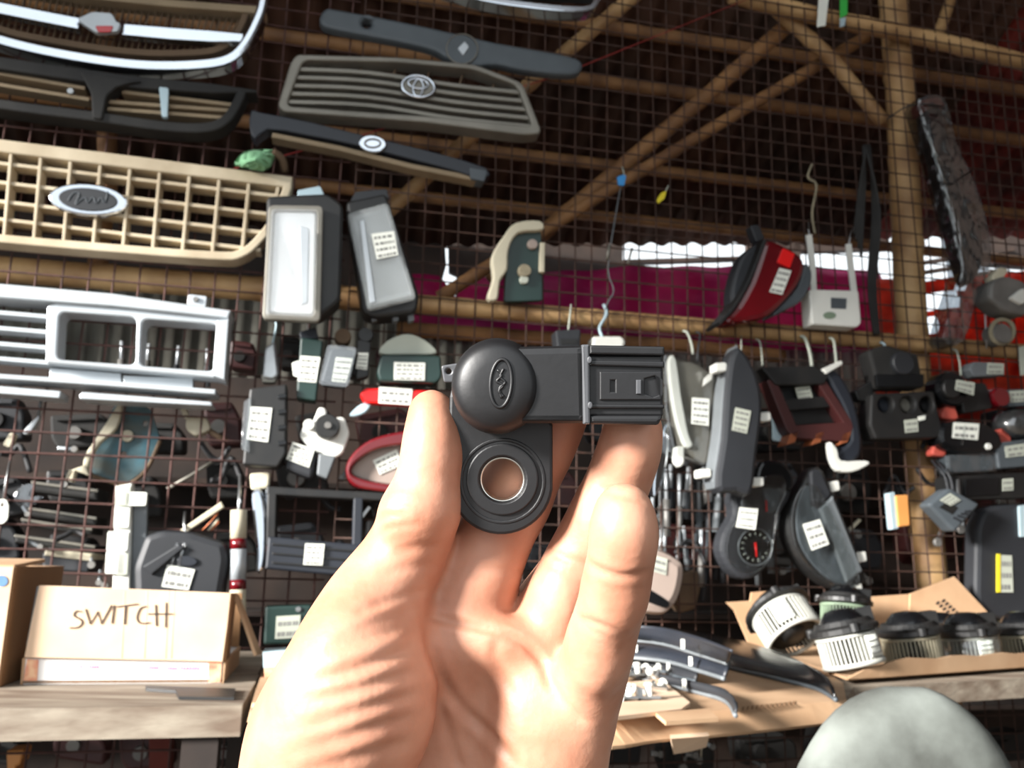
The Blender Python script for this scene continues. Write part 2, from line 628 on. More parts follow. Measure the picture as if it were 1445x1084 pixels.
# ------------------------------------------------------------------ bamboo frame
def W3(lst):
    return [P(*p) for p in lst]
bamboo('bamboo_post', 'thick upright bamboo post beside the plastic-wrapped bundle',
       [P(1259, -27, -0.08), P(1272, 150, -0.08), P(1283, 400, -0.08), P(1296, 620, -0.08), P(1312, 800, -0.08), Vector((P(1312, 800, -0.08).x + 0.03, 0.08, 0.0))], 0.038, 'bamboo', 0.24)
bamboo('bamboo_rail', 'level bamboo rail behind the mesh above the silver twin-window grille',
       W3([(-300, 345, -0.05), (0, 380, -0.05), (370, 408, -0.05), (560, 428, -0.05)]), 0.026, 'bamboo', 0.3)
bamboo('bamboo_rail', 'long bamboo rail running below the magenta tarp to the post',
       W3([(566, 427, -0.024), (800, 446, -0.024), (1100, 470, -0.024), (1410, 494, -0.024), (1620, 512, -0.024)]), 0.020, 'bamboo', 0.3)
bamboo('bamboo_rail', 'thin brown bamboo rail just under the long rail, ending near the maroon bracket',
       W3([(560, 464, -0.14), (800, 480, -0.14), (960, 488, -0.14), (1105, 503, -0.14)]), 0.017, 'bamboo_dark', 0.3)
bamboo('bamboo_brace', 'upper slanting bamboo brace meeting the beam near the post',
       W3([(1118, 30, -0.10), (980, 150, -0.165), (800, 300, -0.25), (690, 395, -0.30)]), 0.021, 'bamboo_dark', 0.3)
bamboo('bamboo_brace', 'lower slanting bamboo brace crossing the short strut by the post',
       W3([(1222, 52, -0.10), (1020, 172, -0.14), (840, 280, -0.176), (620, 420, -0.22)]), 0.016, 'bamboo_dark', 0.3)
bamboo('bamboo_brace', 'slanting bamboo brace passing behind the grey trim panel and silver grille',
       W3([(925, -30, -0.08), (800, 72, -0.112), (640, 215, -0.154), (540, 305, -0.18)]), 0.018, 'bamboo', 0.3)
bamboo('bamboo_strut', 'short bamboo strut leaning from the beam against the upright post',
       W3([(1090, 8, -0.06), (1170, 80, -0.06), (1246, 172, -0.066)]), 0.019, 'bamboo', 0.3)
bamboo('bamboo_beam', 'bamboo beam tied across the upright post below the roof',
       W3([(1030, -8, -0.02), (1150, 22, -0.02), (1300, 52, -0.02), (1445, 88, -0.02), (1640, 130, -0.02)]), 0.022, 'bamboo', 0.3)
bamboo('bamboo_strut', 'thin bamboo stick standing on the beam next to the post',
       W3([(1318, 66, -0.05), (1343, -4, -0.10)]), 0.015, 'bamboo', 0.3)
bamboo('bamboo_stud', 'upright bamboo stud behind the beige grid grille',
       W3([(148, -20, -0.095), (152, 250, -0.095), (135, 400, -0.095)]), 0.020, 'bamboo_dark', 0.3)
for i, (py, d, lb) in enumerate(((300, 0.03, 'lowest purlin under the roof, above the tarp'), (226, 0.03, 'second purlin under the roof, crossing behind the braces'),
                             (108, 0.03, 'third purlin under the roof, behind the silver oval-badge grille'), (30, 0.03, 'highest purlin under the roof, behind the grey trim panel'))):
    c = R(800, py, d + 0.0015)
    bamboo('bamboo_purlin', 'brown bamboo ' + lb, [Vector((-2.7, c.y, c.z)), Vector((0, c.y, c.z)), Vector((2.45, c.y, c.z))], 0.019, 'bamboo_dark', 0.3)

# ------------------------------------------------------------------ rear: tarp, gaps, orange sheet, storage boards
def sheet(name, label, cat, n, top, bot, m, nx=60, nz=10, wav=0.02, freq=9.0, thick=0.0012, holes=()):
    """hanging cloth between two polylines in pixels at depth n"""
    top, bot = np.array(top, float), np.array(bot, float)
    base = P(bot[:, 0].mean(), bot[:, 1].mean(), n)
    vs, fs = [], []
    for j in range(nz + 1):
        t = j / nz
        for i in range(nx + 1):
            u = i / nx
            xt = top[0, 0] + (top[-1, 0] - top[0, 0]) * u
            xb = bot[0, 0] + (bot[-1, 0] - bot[0, 0]) * u
            a = (xt, np.interp(xt, top[:, 0], top[:, 1]))
            b = (xb, np.interp(xb, bot[:, 0], bot[:, 1]))
            v = P(a[0] * (1 - t) + b[0] * t, a[1] * (1 - t) + b[1] * t, n) - base
            v.y += wav * (math.sin(freq * v.x * 3 + 2 * t) * 0.6 + math.sin(freq * 7 * v.z + v.x * 4) * 0.5)
            vs.append(v)
    for j in range(nz):
        for i in range(nx):
            cx, cy = (i + 0.5) / nx, (j + 0.5) / nz
            if any(((cx - hx) / ha) ** 2 + ((cy - hy) / hb) ** 2 < 1 for hx, hy, ha, hb in holes):
                continue
            a = j * (nx + 1) + i
            fs.append((a, a + 1, a + nx + 2, a + nx + 1))
    o = mesh_obj(name, vs, fs, m, None, True, solid=thick)
    o.matrix_world = WALL @ Matrix.Translation(base)
    tag(o, label, cat)
    return o

sheet('magenta_tarp', 'magenta plastic tarp hung across the back under the roof', 'tarp', -0.98,
      [(575, 385), (624, 390), (641, 420), (658, 396), (720, 386), (900, 377), (1050, 374), (1150, 378), (1245, 384)], [(575, 474), (1245, 500)], 'tarp_magenta', 90, 10)
sheet('orange_sheet', 'torn orange translucent sheet glowing beside the bamboo post', 'tarp', -0.9,
      [(1235, 392), (1300, 398), (1360, 392), (1460, 380), (1525, 380)], [(1235, 640), (1525, 656)], 'tarp_orange', 60, 30, 0.02,
      holes=((0.321, 0.12, 0.094, 0.06), (0.277, 0.25, 0.031, 0.05), (0.415, 0.03, 0.038, 0.05)))
# eave boards that leave slits of sky
def board(label, pts, n0, n1, m='plank_dark'):
    t = Th('eave_board', label, 'board', pts[0][0], pts[0][1], n1)
    t.plate('board', pts, n0, n1, m, bev=0.001)
    return t
nf_ = -(max(ea.y, eb.y) + 0.026)          # boards nailed to the outer edge of the roof
board('long dark board under the eave left of the bright gaps', [(-500, 256), (626, 318), (630, 374), (622, 404), (-500, 400)], nf_, nf_ + 0.024)
board('dark board under the eave between the two bright gaps', [(633, 320), (880, 326), (878, 392), (702, 402), (694, 380), (684, 382), (660, 410), (652, 392), (634, 384)], nf_, nf_ + 0.024)
board('thin dark lath splitting the bright gap above the tarp', [(880, 366), (1060, 361), (1060, 366), (880, 372)], -1.08, -1.05)
board('dark board under the eave left of the bamboo post', [(1120, 320), (1255, 320), (1255, 352), (1120, 356)], -1.08, -1.05)
board('short dark board hanging in the gap behind the red tail lamp', [(1056, 338), (1130, 338), (1130, 384), (1056, 384)], -1.08, -1.05)
for i, (yy, x2) in enumerate(((362, 1362), (376, 1356), (392, 1350))):
    board('slanting dark lath in the bright opening right of the post, %s' % ('topmost', 'middle one', 'lowest')[i], [(1288, yy + 8), (x2 + 70, yy - 14), (x2 + 70, yy - 8), (1288, yy + 13)], -1.0, -0.98)
board('dark board closing the eave at the right of the opening', [(1372, 300), (1478, 300), (1478, 380), (1366, 372)], -1.04, -1.01)

# storage behind the mesh: back board and shelves, added dark in place of shade
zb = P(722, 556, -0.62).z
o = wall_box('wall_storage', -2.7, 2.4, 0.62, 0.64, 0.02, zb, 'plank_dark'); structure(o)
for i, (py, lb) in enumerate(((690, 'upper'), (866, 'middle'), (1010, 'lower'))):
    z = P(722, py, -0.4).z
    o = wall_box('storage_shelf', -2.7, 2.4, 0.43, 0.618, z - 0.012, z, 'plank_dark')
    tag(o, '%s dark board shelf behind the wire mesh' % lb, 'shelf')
# ------------------------------------------------------------------ grilles on the upper left
t = Th('car_grille', 'chrome-edged grille with slanted fins and red-white badge, top of the mesh', 'car grille', 145, 97, 0.0)
low = [(-82, -20), (-66, 20), (-30, 42), (0, 54), (60, 69), (140, 83), (210, 90), (280, 89), (322, 81), (346, 58), (366, 18), (372, -10)]
t.plate('chrome_moulding', strip(spl(low, False, 4), 15), 0.012, 0.055, 'chrome', bev=0.006)
inn = [(-66, -20), (-48, 14), (0, 40), (60, 54), (140, 67), (210, 74), (280, 73), (312, 66), (334, 46), (350, 10)]
t.plate('inner_rim', strip(spl(inn, False, 4), 9), 0.004, 0.04, 'brown_dust', bev=0.002)
t.plate('centre_bar', strip([(-60, -6), (0, 10), (60, 22), (112, 32)], 17), 0.03, 0.052, 'chrome', bev=0.004)
t.plate('centre_bar', strip([(172, 40), (240, 46), (300, 50), (345, 52)], [17, 18, 17, 12]), 0.03, 0.052, 'chrome', bev=0.004)
t.plate('top_rim', strip([(-70, -40), (120, -8), (240, 4), (376, 14)], 10), 0.004, 0.045, 'beige_dust', bev=0.002)
fins = []
for i in range(46):
    x0 = -60 + i * 9.2
    yt = np.interp(x0, [-70, 120, 240, 376], [-40, -8, 4, 14])
    yb = np.interp(x0 - 22, [p[0] for p in inn], [p[1] for p in inn])
    if -55 < x0 - 22 < 335:
        fins.append([(x0, yt, 0.02), (x0 - 22, yb, 0.02)])
t.tubes('fin', fins, 0.0022, 'brown_dust', 5, kind='stuff')
bd = t.plate('badge', rnd([(108, 26), (130, 16), (158, 18), (164, 30), (170, 32), (166, 44), (136, 46), (118, 34)], 4), 0.05, 0.062, 'silver', bev=0.002)
t.plate('badge_inlay', rnd([(134, 36), (160, 36), (156, 45), (138, 45)], 3), 0.061, 0.065, 'red_lens', parent=bd, bev=0.001, label='red enamel inlay')

t = Th('car_grille', 'black plastic grille with forked divider and dusty slats', 'car grille', 130, 185, 0.0)
t.plate('top_rail', strip([(-120, 66), (0, 88), (120, 106), (200, 116), (300, 124), (362, 128)], [18, 18, 18, 17, 14, 4]), 0.004, 0.05, 'black_dust', bev=0.004)
t.plate('lower_rail', strip(spl([(-120, 122), (0, 146), (130, 163), (230, 177), (290, 179), (318, 168), (334, 145), (342, 126)], False, 4), 14), 0.004, 0.05, 'black_dust', bev=0.004)
t.plate('divider', rnd([(112, 100), (200, 114), (165, 122), (150, 135), (144, 168), (130, 166), (128, 130)], 4), 0.02, 0.056, 'black_dust', bev=0.003)
for a, b in (((-110, 84), (120, 124)), ((-110, 101), (126, 140)), ((172, 129), (332, 148)), ((152, 143), (330, 156)), ((150, 153), (322, 166))):
    t.plate('slat', strip([a, b], 5), 0.006, 0.036, 'beige_dust', bev=0.001)
t.plate('clip', rnd([(224, 122), (238, 124), (236, 166), (228, 164)], 3), 0.04, 0.052, 'ice_blue', bev=0.001)
t.disc('bolt', 99, 128, 0.03, 0.042, 5, 'steel')

t = Th('car_grille', 'beige grid grille with oval badge, square cells', 'car grille', 140, 365, 0.0)
t.plate('top_rail', strip([(-170, 176), (0, 205), (200, 230), (412, 257)], [18, 18, 18, 16]), 0.004, 0.05, 'beige', bev=0.003)
t.plate('bottom_rail', strip(spl([(-170, 318), (0, 336), (150, 349), (300, 360), (340, 357), (368, 334), (392, 300), (406, 262)], False, 4), [12] * 29), 0.004, 0.05, 'beige', bev=0.003)
for i in range(14):
    xt = -152 + i * 42.0
    if xt > 395: break
    yt = np.interp(xt, [-170, 0, 200, 412], [176, 205, 230, 257])
    xb = xt - 11
    yb = np.interp(xb, [-170, 0, 150, 300, 340, 368, 392], [318, 336, 349, 360, 357, 334, 300])
    t.plate('upright_rib', strip([(xt, yt), (xb, yb)], 4.5), 0.01, 0.046, 'beige', bev=0.001)
for k, y0 in enumerate((230, 257, 284, 309)):
    x1 = (400, 394, 384, 368)[k]
    t.plate('cross_bar', strip([(-168, y0 - 20), (0, y0), (x1, y0 + 0.118 * x1)], 5), 0.008, 0.042, 'beige', bev=0.001)
b = t.plate('badge', ell(124, 281, 56, 23, 5), 0.04, 0.056, 'chrome', bev=0.004)
t.plate('badge_face', ell(124, 281, 42, 16, 5), 0.05, 0.0585, 'charcoal', bev=0.001, parent=b)
t.tubes('badge_script', [[(x, y, 0.059) for x, y in spl([(96, 283), (104, 272), (112, 274), (106, 288), (112, 284), (120, 279), (124, 286), (131, 278), (136, 287), (142, 279), (148, 286), (152, 270)], False, 3)]], 0.0012, 'grey_mid', parent=b)

t = Th('car_grille', 'silver grille with two empty headlamp windows', 'car grille', 160, 575, 0.0)
t.plate('top_rail', [(-220, 362), (0, 400), (160, 414), (326, 438), (322, 449), (160, 432), (0, 420), (-220, 386)], 0.004, 0.07, 'silver', bev=0.003)
t.plate('lamp_frame', rnd([(66, 432), (80, 425), (324, 446), (318, 535), (300, 533), (64, 512)], 4), 0.006, 0.06, 'silver',
        holes=[rnd([(84, 440), (193, 448), (191, 515), (80, 507)], 10), rnd([(201, 450), (309, 458), (302, 524), (197, 516)], 10)], bev=0.004)
t.plate('end_cap', [(306, 452), (323, 450), (317, 536), (300, 530)], 0.02, 0.074, 'silver', bev=0.002)
for y0 in (441, 463, 485, 506):
    t.plate('slat', strip([(-220, y0 - 22), (0, y0), (72, y0 + 6)], 6), 0.006, 0.046, 'silver', bev=0.001)
t.plate('lower_rail', strip([(-220, 500), (0, 531), (150, 541), (304, 553)], 7), 0.006, 0.07, 'silver', bev=0.002)
t.plate('web_panel', [(70, 519), (170, 527), (172, 541), (70, 535)], 0.006, 0.03, 'silver', bev=0.001)
t.plate('web_panel', [(174, 530), (272, 534), (272, 550), (174, 542)], 0.006, 0.03, 'silver', bev=0.001)
t.plate('bottom_strip', rnd([(112, 557), (116, 553), (298, 567), (300, 573), (112, 563)], 2), 0.006, 0.06, 'silver', bev=0.002)
t.plate('bottom_strip', rnd([(-200, 528), (86, 552), (84, 562), (-200, 540)], 2), 0.006, 0.06, 'silver', bev=0.002)
tb = t.plate('mounting_tab', rnd([(266, 415), (292, 418), (290, 434), (264, 430)], 3), 0.03, 0.04, 'silver', bev=0.001)
t.disc('bolt', 276, 422, 0.038, 0.045, 4, 'steel_dust', parent=tb)

t = Th('trim_panel', 'long grey trim panel with round emblem and a screw hole', 'trim panel', 640, 105, 0.0)
t.plate('panel', spl([(451, 24), (460, 11), (480, 13), (560, 28), (640, 45), (700, 59), (790, 75), (818, 84), (822, 96), (806, 105), (740, 99), (702, 91), (668, 92), (636, 84), (610, 70), (560, 58), (480, 43), (456, 36)], True, 3),
        0.006, 0.035, 'grey_mid', holes=[ell(518, 32, 7, 6)], bev=0.008)
em = t.disc('emblem', 652, 69, 0.03, 0.039, 23, 'grey_mid')
t.ring('emblem_ring', 652, 69, 0.039, 22, 21, 0.0013, 'silver_dull', parent=em)
t.plate('emblem_star', rnd([(646, 68), (656, 58), (662, 66), (654, 78)], 2), 0.037, 0.042, 'silver', parent=em, bev=0.001)

t = Th('car_grille', 'slim silver slatted grille with oval emblem, tapering sides', 'car grille', 580, 190, 0.0)
outer = rnd([(418, 76), (560, 80), (670, 90), (738, 116), (766, 188), (740, 190), (600, 172), (400, 157), (392, 148), (410, 88)], 10)
inner = rnd([(428, 84), (560, 87), (668, 97), (730, 120), (752, 178), (600, 163), (404, 149)], 10)
t.plate('surround', outer, 0.006, 0.05, 'silver_dull', holes=[inner], bev=0.004)
for k in range(5):
    yl, yr = 97 + k * 11.5, 130 + k * 12
    xl, xr = 420 - k * 4, 735 + k * 4
    t.plate('slat', strip(spl([(xl, yl), (520, yl + 5), (640, (yl + yr) / 2 + 6), (xr, yr)], False, 4), 5.5), 0.012, 0.042, 'silver_dull', bev=0.0015)
for x in range(455, 740, 47):
    t.plate('divider', strip([(x + 10, np.interp(x, [420, 740], [80, 116])), (x - 12, np.interp(x, [400, 740], [150, 176]))], 3), 0.01, 0.022, 'brown_dust', bev=0.0005)
em = t.ring('emblem', 590, 122, 0.052, 23, 15, 0.0035, 'chrome', rot=8)
t.ring('emblem_loop', 590, 118, 0.053, 14, 7, 0.0025, 'chrome', parent=em, rot=8)
t.ring('emblem_loop', 590, 124, 0.053, 7, 12, 0.0025, 'chrome', parent=em, rot=8)
t.plate('emblem_back', ell(590, 122, 22, 14, 8), 0.04, 0.05, 'silver_dull', parent=em, bev=0.002)

t = Th('trim_panel', 'thin black garnish bar with chrome oval emblem and dusty lower strip', 'trim panel', 520, 255, 0.0)
t.plate('upper_bar', spl([(354, 156), (368, 158), (440, 172), (520, 192), (600, 211), (686, 236), (682, 252), (640, 240), (590, 227), (500, 204), (430, 190), (378, 182), (360, 196), (352, 180)], True, 2), 0.006, 0.045, 'navy', bev=0.003)
t.plate('lower_strip', strip([(384, 190), (480, 209), (580, 234), (672, 252)], 7), 0.006, 0.04, 'beige_dust', bev=0.002)
t.plate('end_piece', rnd([(662, 236), (688, 240), (684, 256), (664, 252)], 3), 0.01, 0.046, 'grey_mid', bev=0.002)
em = t.plate('emblem', ell(526, 202, 20, 12, 8), 0.04, 0.052, 'chrome', bev=0.003)
t.ring('emblem_loop', 526, 202, 0.053, 11, 6, 0.002, 'silver_dull', parent=em)

t = Th('car_grille', 'pale blue-chrome grille rim high above the grey trim panel', 'car grille', 760, 18, 0.0)
t.plate('chrome_moulding', strip(spl([(600, -28), (680, -4), (760, 8), (824, 12), (842, 0), (856, -40)], False, 4), 9), 0.006, 0.045, 'chrome', bev=0.003)
for k in range(3):
    t.plate('slat', strip([(610, -40 - k * 12), (700, -12 - k * 12), (838, -6 - k * 12)], 5), 0.01, 0.035, 'black_dust', bev=0.001)
t.plate('top_rail', strip([(612, -76), (700, -50), (850, -42)], 9), 0.006, 0.045, 'chrome', bev=0.003)

# ------------------------------------------------------------------ cloth, cord, headlamps
t = Th('green_cloth', 'crumpled pale green cloth tucked over the beige grille', 'cloth', 365, 245, 0.03)
vs, fs = [], []
pts = spl([(330, 232), (345, 214), (372, 211), (388, 214), (384, 232), (372, 242), (350, 238)], True, 4)
for j in range(6):
    for i, (x, y) in enumerate(pts):
        k = (1, 0.86, 0.66, 0.45, 0.25, 0.03)[j]
        rr = 0.013 * math.sin(i * 1.9 + j * 2.3) * k
        v = t.q(360 + (x - 360) * k, 226 + (y - 226) * k, 0.048 + 0.012 * j * (1 - 0.06 * j) + rr)
        vs.append(v)
m_ = len(pts)
for j in range(5):
    for i in range(m_):
        fs.append((j * m_ + i, (j + 1) * m_ + i, (j + 1) * m_ + (i + 1) % m_, j * m_ + (i + 1) % m_))
fs.append(tuple(range(m_)))
mesh_obj('cloth', vs, fs, 'green_cloth', t.e, True)
t.tube('cloth_tail', [(384, 214, 0.06), (398, 224, 0.05), (402, 242, 0.03)], 0.008, 'brown_dust', sub=3)

t = Th('string_line', 'thin red cord strung slantwise across the mesh', 'cord', 345, 232, 0.004)
t.tube('cord', [(330, 238, 0.0058), (520, 188, 0.0058), (790, 106, 0.0058), (1062, -4, 0.0058)], 0.0012, 'red_cord', 5)

def lamp_fins(t, parent, quad, n, k, m='lens'):
    a, b, c, d = [np.array(p, float) for p in quad]
    ls = []
    for i in range(1, k):
        u = i / k
        p, q = a * (1 - u) + b * u, d * (1 - u) + c * u
        ls.append([(p[0], p[1], n), (q[0], q[1], n)])
    t.tubes('lens_rib', ls, 0.0008, m, 5, parent=parent, kind='stuff')

t = Th('headlamp', 'bright clear headlamp hanging upright, white lens', 'headlamp', 415, 455, 0.0)
t.plate('housing', rnd([(378, 288), (462, 284), (484, 300), (480, 432), (452, 454), (374, 450)], 8), 0.054, 0.12, 'black', bev=0.006, np_=0.08)
q1 = [(382, 293), (450, 294), (446, 449), (374, 445)]
t.plate('reflector', rnd([(388, 299), (445, 300), (441, 442), (381, 440)], 6), 0.121, 0.129, 'reflector_chrome', bev=0.002)
ln = t.plate('lens', rnd(q1, 7), 0.129, 0.146, 'lens', bev=0.006)
t.plate('lens_band', rnd([(423, 318), (436, 322), (434, 428), (424, 430)], 3), 0.145, 0.1475, 'silver', bev=0.001, parent=ln)
t.plate('bracket', rnd([(420, 268), (452, 262), (462, 284), (418, 290)], 3), 0.004, 0.07, 'ice_blue', bev=0.002)
t.plate('rim', rnd([(379, 289), (456, 290), (452, 454), (370, 450)], 8), 0.12, 0.136, 'silver_dull', holes=[rnd([(385, 296), (448, 297), (443, 446), (377, 442)], 7)], bev=0.002)

t = Th('headlamp', 'clear headlamp tilted to one side with dull lens and price label', 'headlamp', 550, 445, 0.0)
t.plate('housing', rnd([(488, 284), (545, 272), (592, 418), (588, 440), (528, 448), (512, 440)], 8), 0.004, 0.07, 'black', bev=0.006)
q2 = [(489, 300), (548, 284), (588, 420), (519, 438)]
t.plate('reflector', rnd([(496, 305), (543, 293), (581, 416), (524, 430)], 6), 0.071, 0.078, 'steel', bev=0.002)
ln = t.plate('lens', rnd(q2, 7), 0.078, 0.098, 'lens_dull', bev=0.007)
t.plate('lens_band', rnd([(508, 312), (514, 310), (530, 426), (522, 428)], 2), 0.097, 0.0995, 'silver', bev=0.001, parent=ln)
t.sticker([(524, 330), (556, 326), (562, 360), (532, 366)], 0.1, 'paper', 4)
t.plate('bracket', rnd([(494, 284), (502, 270), (546, 266), (550, 280)], 3), 0.02, 0.06, 'charcoal', bev=0.002)
for x in (522, 552, 574):
    t.plate('mounting_lug', rnd([(x, 438), (x + 9, 436), (x + 11, 452), (x + 3, 454)], 2), 0.03, 0.05, 'grey', bev=0.001)

# ------------------------------------------------------------------ middle row, left of the hand
t = Th('column_switch', 'slim bright metal stalk hanging under the clear headlamp', 'switch', 382, 538, 0.0)
t.plate('stalk', rnd([(374, 490), (388, 480), (394, 530), (384, 537), (370, 533)], 5), 0.004, 0.03, 'steel', bev=0.005)
t.tube('wire', [(384, 486, 0.02), (390, 460, 0.012), (386, 448, 0.004)], 0.0022, 'ice_blue', sub=3)
t.plate('base', rnd([(368, 528), (392, 528), (388, 540), (370, 540)], 3), 0.004, 0.026, 'silver_dull', bev=0.002)

t = Th('relay_module', 'dark green relay module with white label, under the headlamps', 'relay', 432, 566, 0.0)
t.plate('case', rnd([(424, 476), (456, 480), (446, 566), (418, 562)], 4), 0.004, 0.045, 'green_dark', bev=0.003)
t.sticker([(424, 502), (452, 504), (446, 540), (420, 538)], 0.0465)
t.plate('wire_tag', rnd([(412, 512), (424, 508), (424, 534), (414, 530)], 2), 0.03, 0.034, 'paper', bev=0.001)
t.plate('clip', rnd([(422, 468), (446, 462), (450, 478), (424, 478)], 3), 0.01, 0.03, 'navy', bev=0.002)
t.tube('wire', [(436, 470, 0.02), (434, 456, 0.012), (438, 444, 0.003)], 0.002, 'black', sub=3)

t = Th('relay_module', 'navy relay module in shiny wrap with white label, beside green lamp', 'relay', 472, 546, 0.0)
t.plate('case', rnd([(466, 490), (500, 494), (488, 544), (452, 540)], 6), 0.004, 0.05, 'navy', bev=0.005)
t.sticker([(474, 504), (498, 506), (488, 540), (468, 538)], 0.0515)
t.plate('film', rnd([(462, 486), (504, 490), (491, 547), (449, 543)], 6), 0.052, 0.0535, 'film', bev=0.0005)
t.disc('knob', 484, 474, 0.004, 0.035, 12, 'brown_dust')

t = Th('relay_module', 'small grey relay with bright label next to the green lamp', 'relay', 510, 536, 0.0)
t.plate('case', rnd([(504, 478), (524, 482), (520, 532), (502, 536)], 4), 0.004, 0.03, 'black', bev=0.003)
t.sticker([(506, 498), (520, 498), (518, 522), (502, 520)], 0.0315)
t.disc('knob', 516, 472, 0.004, 0.03, 11, 'black')

t = Th('marker_lamp', 'dark green marker lamp with pale round top and label', 'lamp', 580, 540, 0.0)
t.plate('body', rnd([(538, 500), (622, 502), (624, 532), (616, 541), (536, 538), (532, 525)], 5), 0.004, 0.05, 'green_dark', bev=0.004)
t.plate('back_plate', spl([(536, 498), (548, 480), (575, 471), (600, 480), (616, 498), (576, 500)], True, 4), 0.004, 0.03, 'paper_dull', bev=0.003)
t.sticker([(556, 511), (600, 512), (599, 537), (556, 536)], 0.0515)

t = Th('marker_lamp', 'red lens marker lamp with wide white label, behind the thumb', 'lamp', 552, 572, 0.0)
t.plate('lens', rnd([(507, 556), (516, 547), (612, 551), (616, 573), (516, 569)], 5), 0.004, 0.032, 'red_bright', bev=0.005)
t.sticker([(535, 546), (582, 549), (580, 572), (534, 569)], 0.0335, lines=2)

t = Th('clear_clip', 'small translucent plastic clip under the red marker lamp', 'clip', 508, 586, 0.0)
t.plate('clip', spl([(494, 584), (510, 570), (524, 570), (516, 582), (500, 588)], True, 4), 0.004, 0.016, 'ice_blue', bev=0.003)

t = Th('control_module', 'tall black control box in shiny wrap with large white label', 'control box', 372, 660, 0.0)
bx = t.plate('case', rnd([(352, 548), (405, 542), (404, 640), (392, 660), (342, 656)], 4), 0.004, 0.06, 'black', bev=0.004)
t.sticker([(354, 574), (384, 576), (378, 624), (348, 620)], 0.0615)
t.plate('film', rnd([(344, 566), (354, 560), (352, 640), (340, 634)], 3), 0.06, 0.064, 'film', bev=0.001)
for k in range(4):
    t.plate('rib', strip([(392, 560 + k * 22), (404, 558 + k * 22)], 6), 0.058, 0.064, 'black_gloss', bev=0.001, parent=bx)

t = Th('wiper_motor', 'white cast motor bracket with black pulley and dark motor can', 'motor', 440, 676, 0.0)
t.plate('bracket', rnd([(446, 584), (450, 574), (460, 576), (462, 590), (486, 588), (494, 612), (484, 640), (470, 648), (440, 636), (422, 616), (430, 596), (440, 598)], 6), 0.02, 0.045, 'white_plastic', bev=0.004)
t.disc('pulley', 462, 601, 0.04, 0.07, 18, 'black')
t.disc('hub', 463, 600, 0.068, 0.075, 5, 'steel_dust')
t.disc('lug', 436, 599, 0.04, 0.052, 8, 'white_plastic')
t.plate('motor_can', rnd([(412, 622), (448, 636), (440, 676), (402, 662)], 6), 0.004, 0.05, 'charcoal', bev=0.006)
t.sticker([(413, 624), (444, 634), (436, 660), (404, 648)], 0.0515)
t.plate('connector', rnd([(450, 640), (474, 644), (462, 676), (447, 670)], 3), 0.01, 0.055, 'grey', bev=0.003)

t = Th('tail_lamp', 'rounded triangular tail lamp with red rim and paper label', 'tail lamp', 550, 694, 0.0)
rim_o = spl([(488, 664), (498, 640), (524, 620), (560, 610), (600, 606), (640, 610), (642, 680), (600, 698), (540, 694), (500, 686)], True, 4)
rim_i = spl([(496, 664), (508, 648), (534, 634), (570, 628), (630, 626), (630, 672), (590, 686), (540, 682), (506, 674)], True, 4)
t.plate('rim', rim_o, 0.006, 0.055, 'red_dark', holes=[rim_i], bev=0.005)
t.plate('face', rim_i, 0.006, 0.035, 'taupe', bev=0.002)
t.sticker([(526, 650), (560, 634), (568, 656), (536, 670)], 0.0365, lines=3)

# ------------------------------------------------------------------ lower left behind and on the mesh
t = Th('window_regulator', 'teal painted metal regulator plate with rusty rim, behind the mesh', 'regulator', 180, 682, -0.04)
t.plate('plate', rnd([(162, 570), (212, 574), (226, 620), (206, 662), (180, 682), (150, 678), (128, 668), (140, 620)], 10), -0.05, -0.044, 'teal', bev=0.001, holes=[ell(174, 642, 5, 5), ell(205, 598, 4, 4)])
t.disc('rivet', 179, 615, -0.046, -0.036, 9, 'ivory')
t.tube('rim', [(122, 668, -0.04), (150, 678, -0.04), (178, 684, -0.04), (206, 664, -0.04), (226, 622, -0.04)], 0.004, 'brown_dust', sub=4)
t.plate('arm', spl([(166, 570), (172, 572), (164, 604), (142, 624), (128, 646), (122, 668), (116, 664), (120, 642), (134, 620), (150, 596)], True, 3), -0.035, -0.02, 'ivory', bev=0.003)
t.plate('arm_foot', rnd([(98, 664), (120, 656), (126, 672), (106, 664), (103, 680), (97, 680)], 3), -0.035, -0.015, 'ivory', bev=0.002)

t = Th('door_latch', 'small rusty white latch behind the mesh below the silver grille', 'latch', 288, 620, -0.03)
t.plate('body', rnd([(262, 590), (290, 586), (298, 606), (276, 616), (262, 606)], 6), -0.05, -0.02, 'ivory', bev=0.003)
t.plate('lever', strip([(256, 570), (262, 586), (268, 592)], 8), -0.04, -0.025, 'ivory', bev=0.002)
t.tube('rod', [(292, 606, -0.03), (308, 616, -0.03), (320, 622, -0.03)], 0.006, 'brown_dust')

t = Th('metal_rod', 'thin grey rod leaning behind the mesh beside the control box', 'rod', 238, 690, -0.03)
t.tube('rod', [(236, 690, -0.03), (268, 672, -0.03), (306, 648, -0.03)], 0.0035, 'silver_dull')

t = Th('metal_lever', 'silver tapered lever with hooked end at far edge of the mesh', 'handle', 20, 630, -0.02)
t.plate('lever', rnd([(3, 628), (14, 610), (22, 612), (14, 632)], 3), -0.03, -0.012, 'ivory', bev=0.002)
t.plate('grip', spl([(32, 610), (44, 596), (55, 586), (52, 596), (40, 612)], True, 3), -0.03, -0.015, 'silver', bev=0.002)
t.tube('rod', [(54, 588, -0.02), (58, 566, -0.02), (60, 556, -0.02)], 0.003, 'grey')

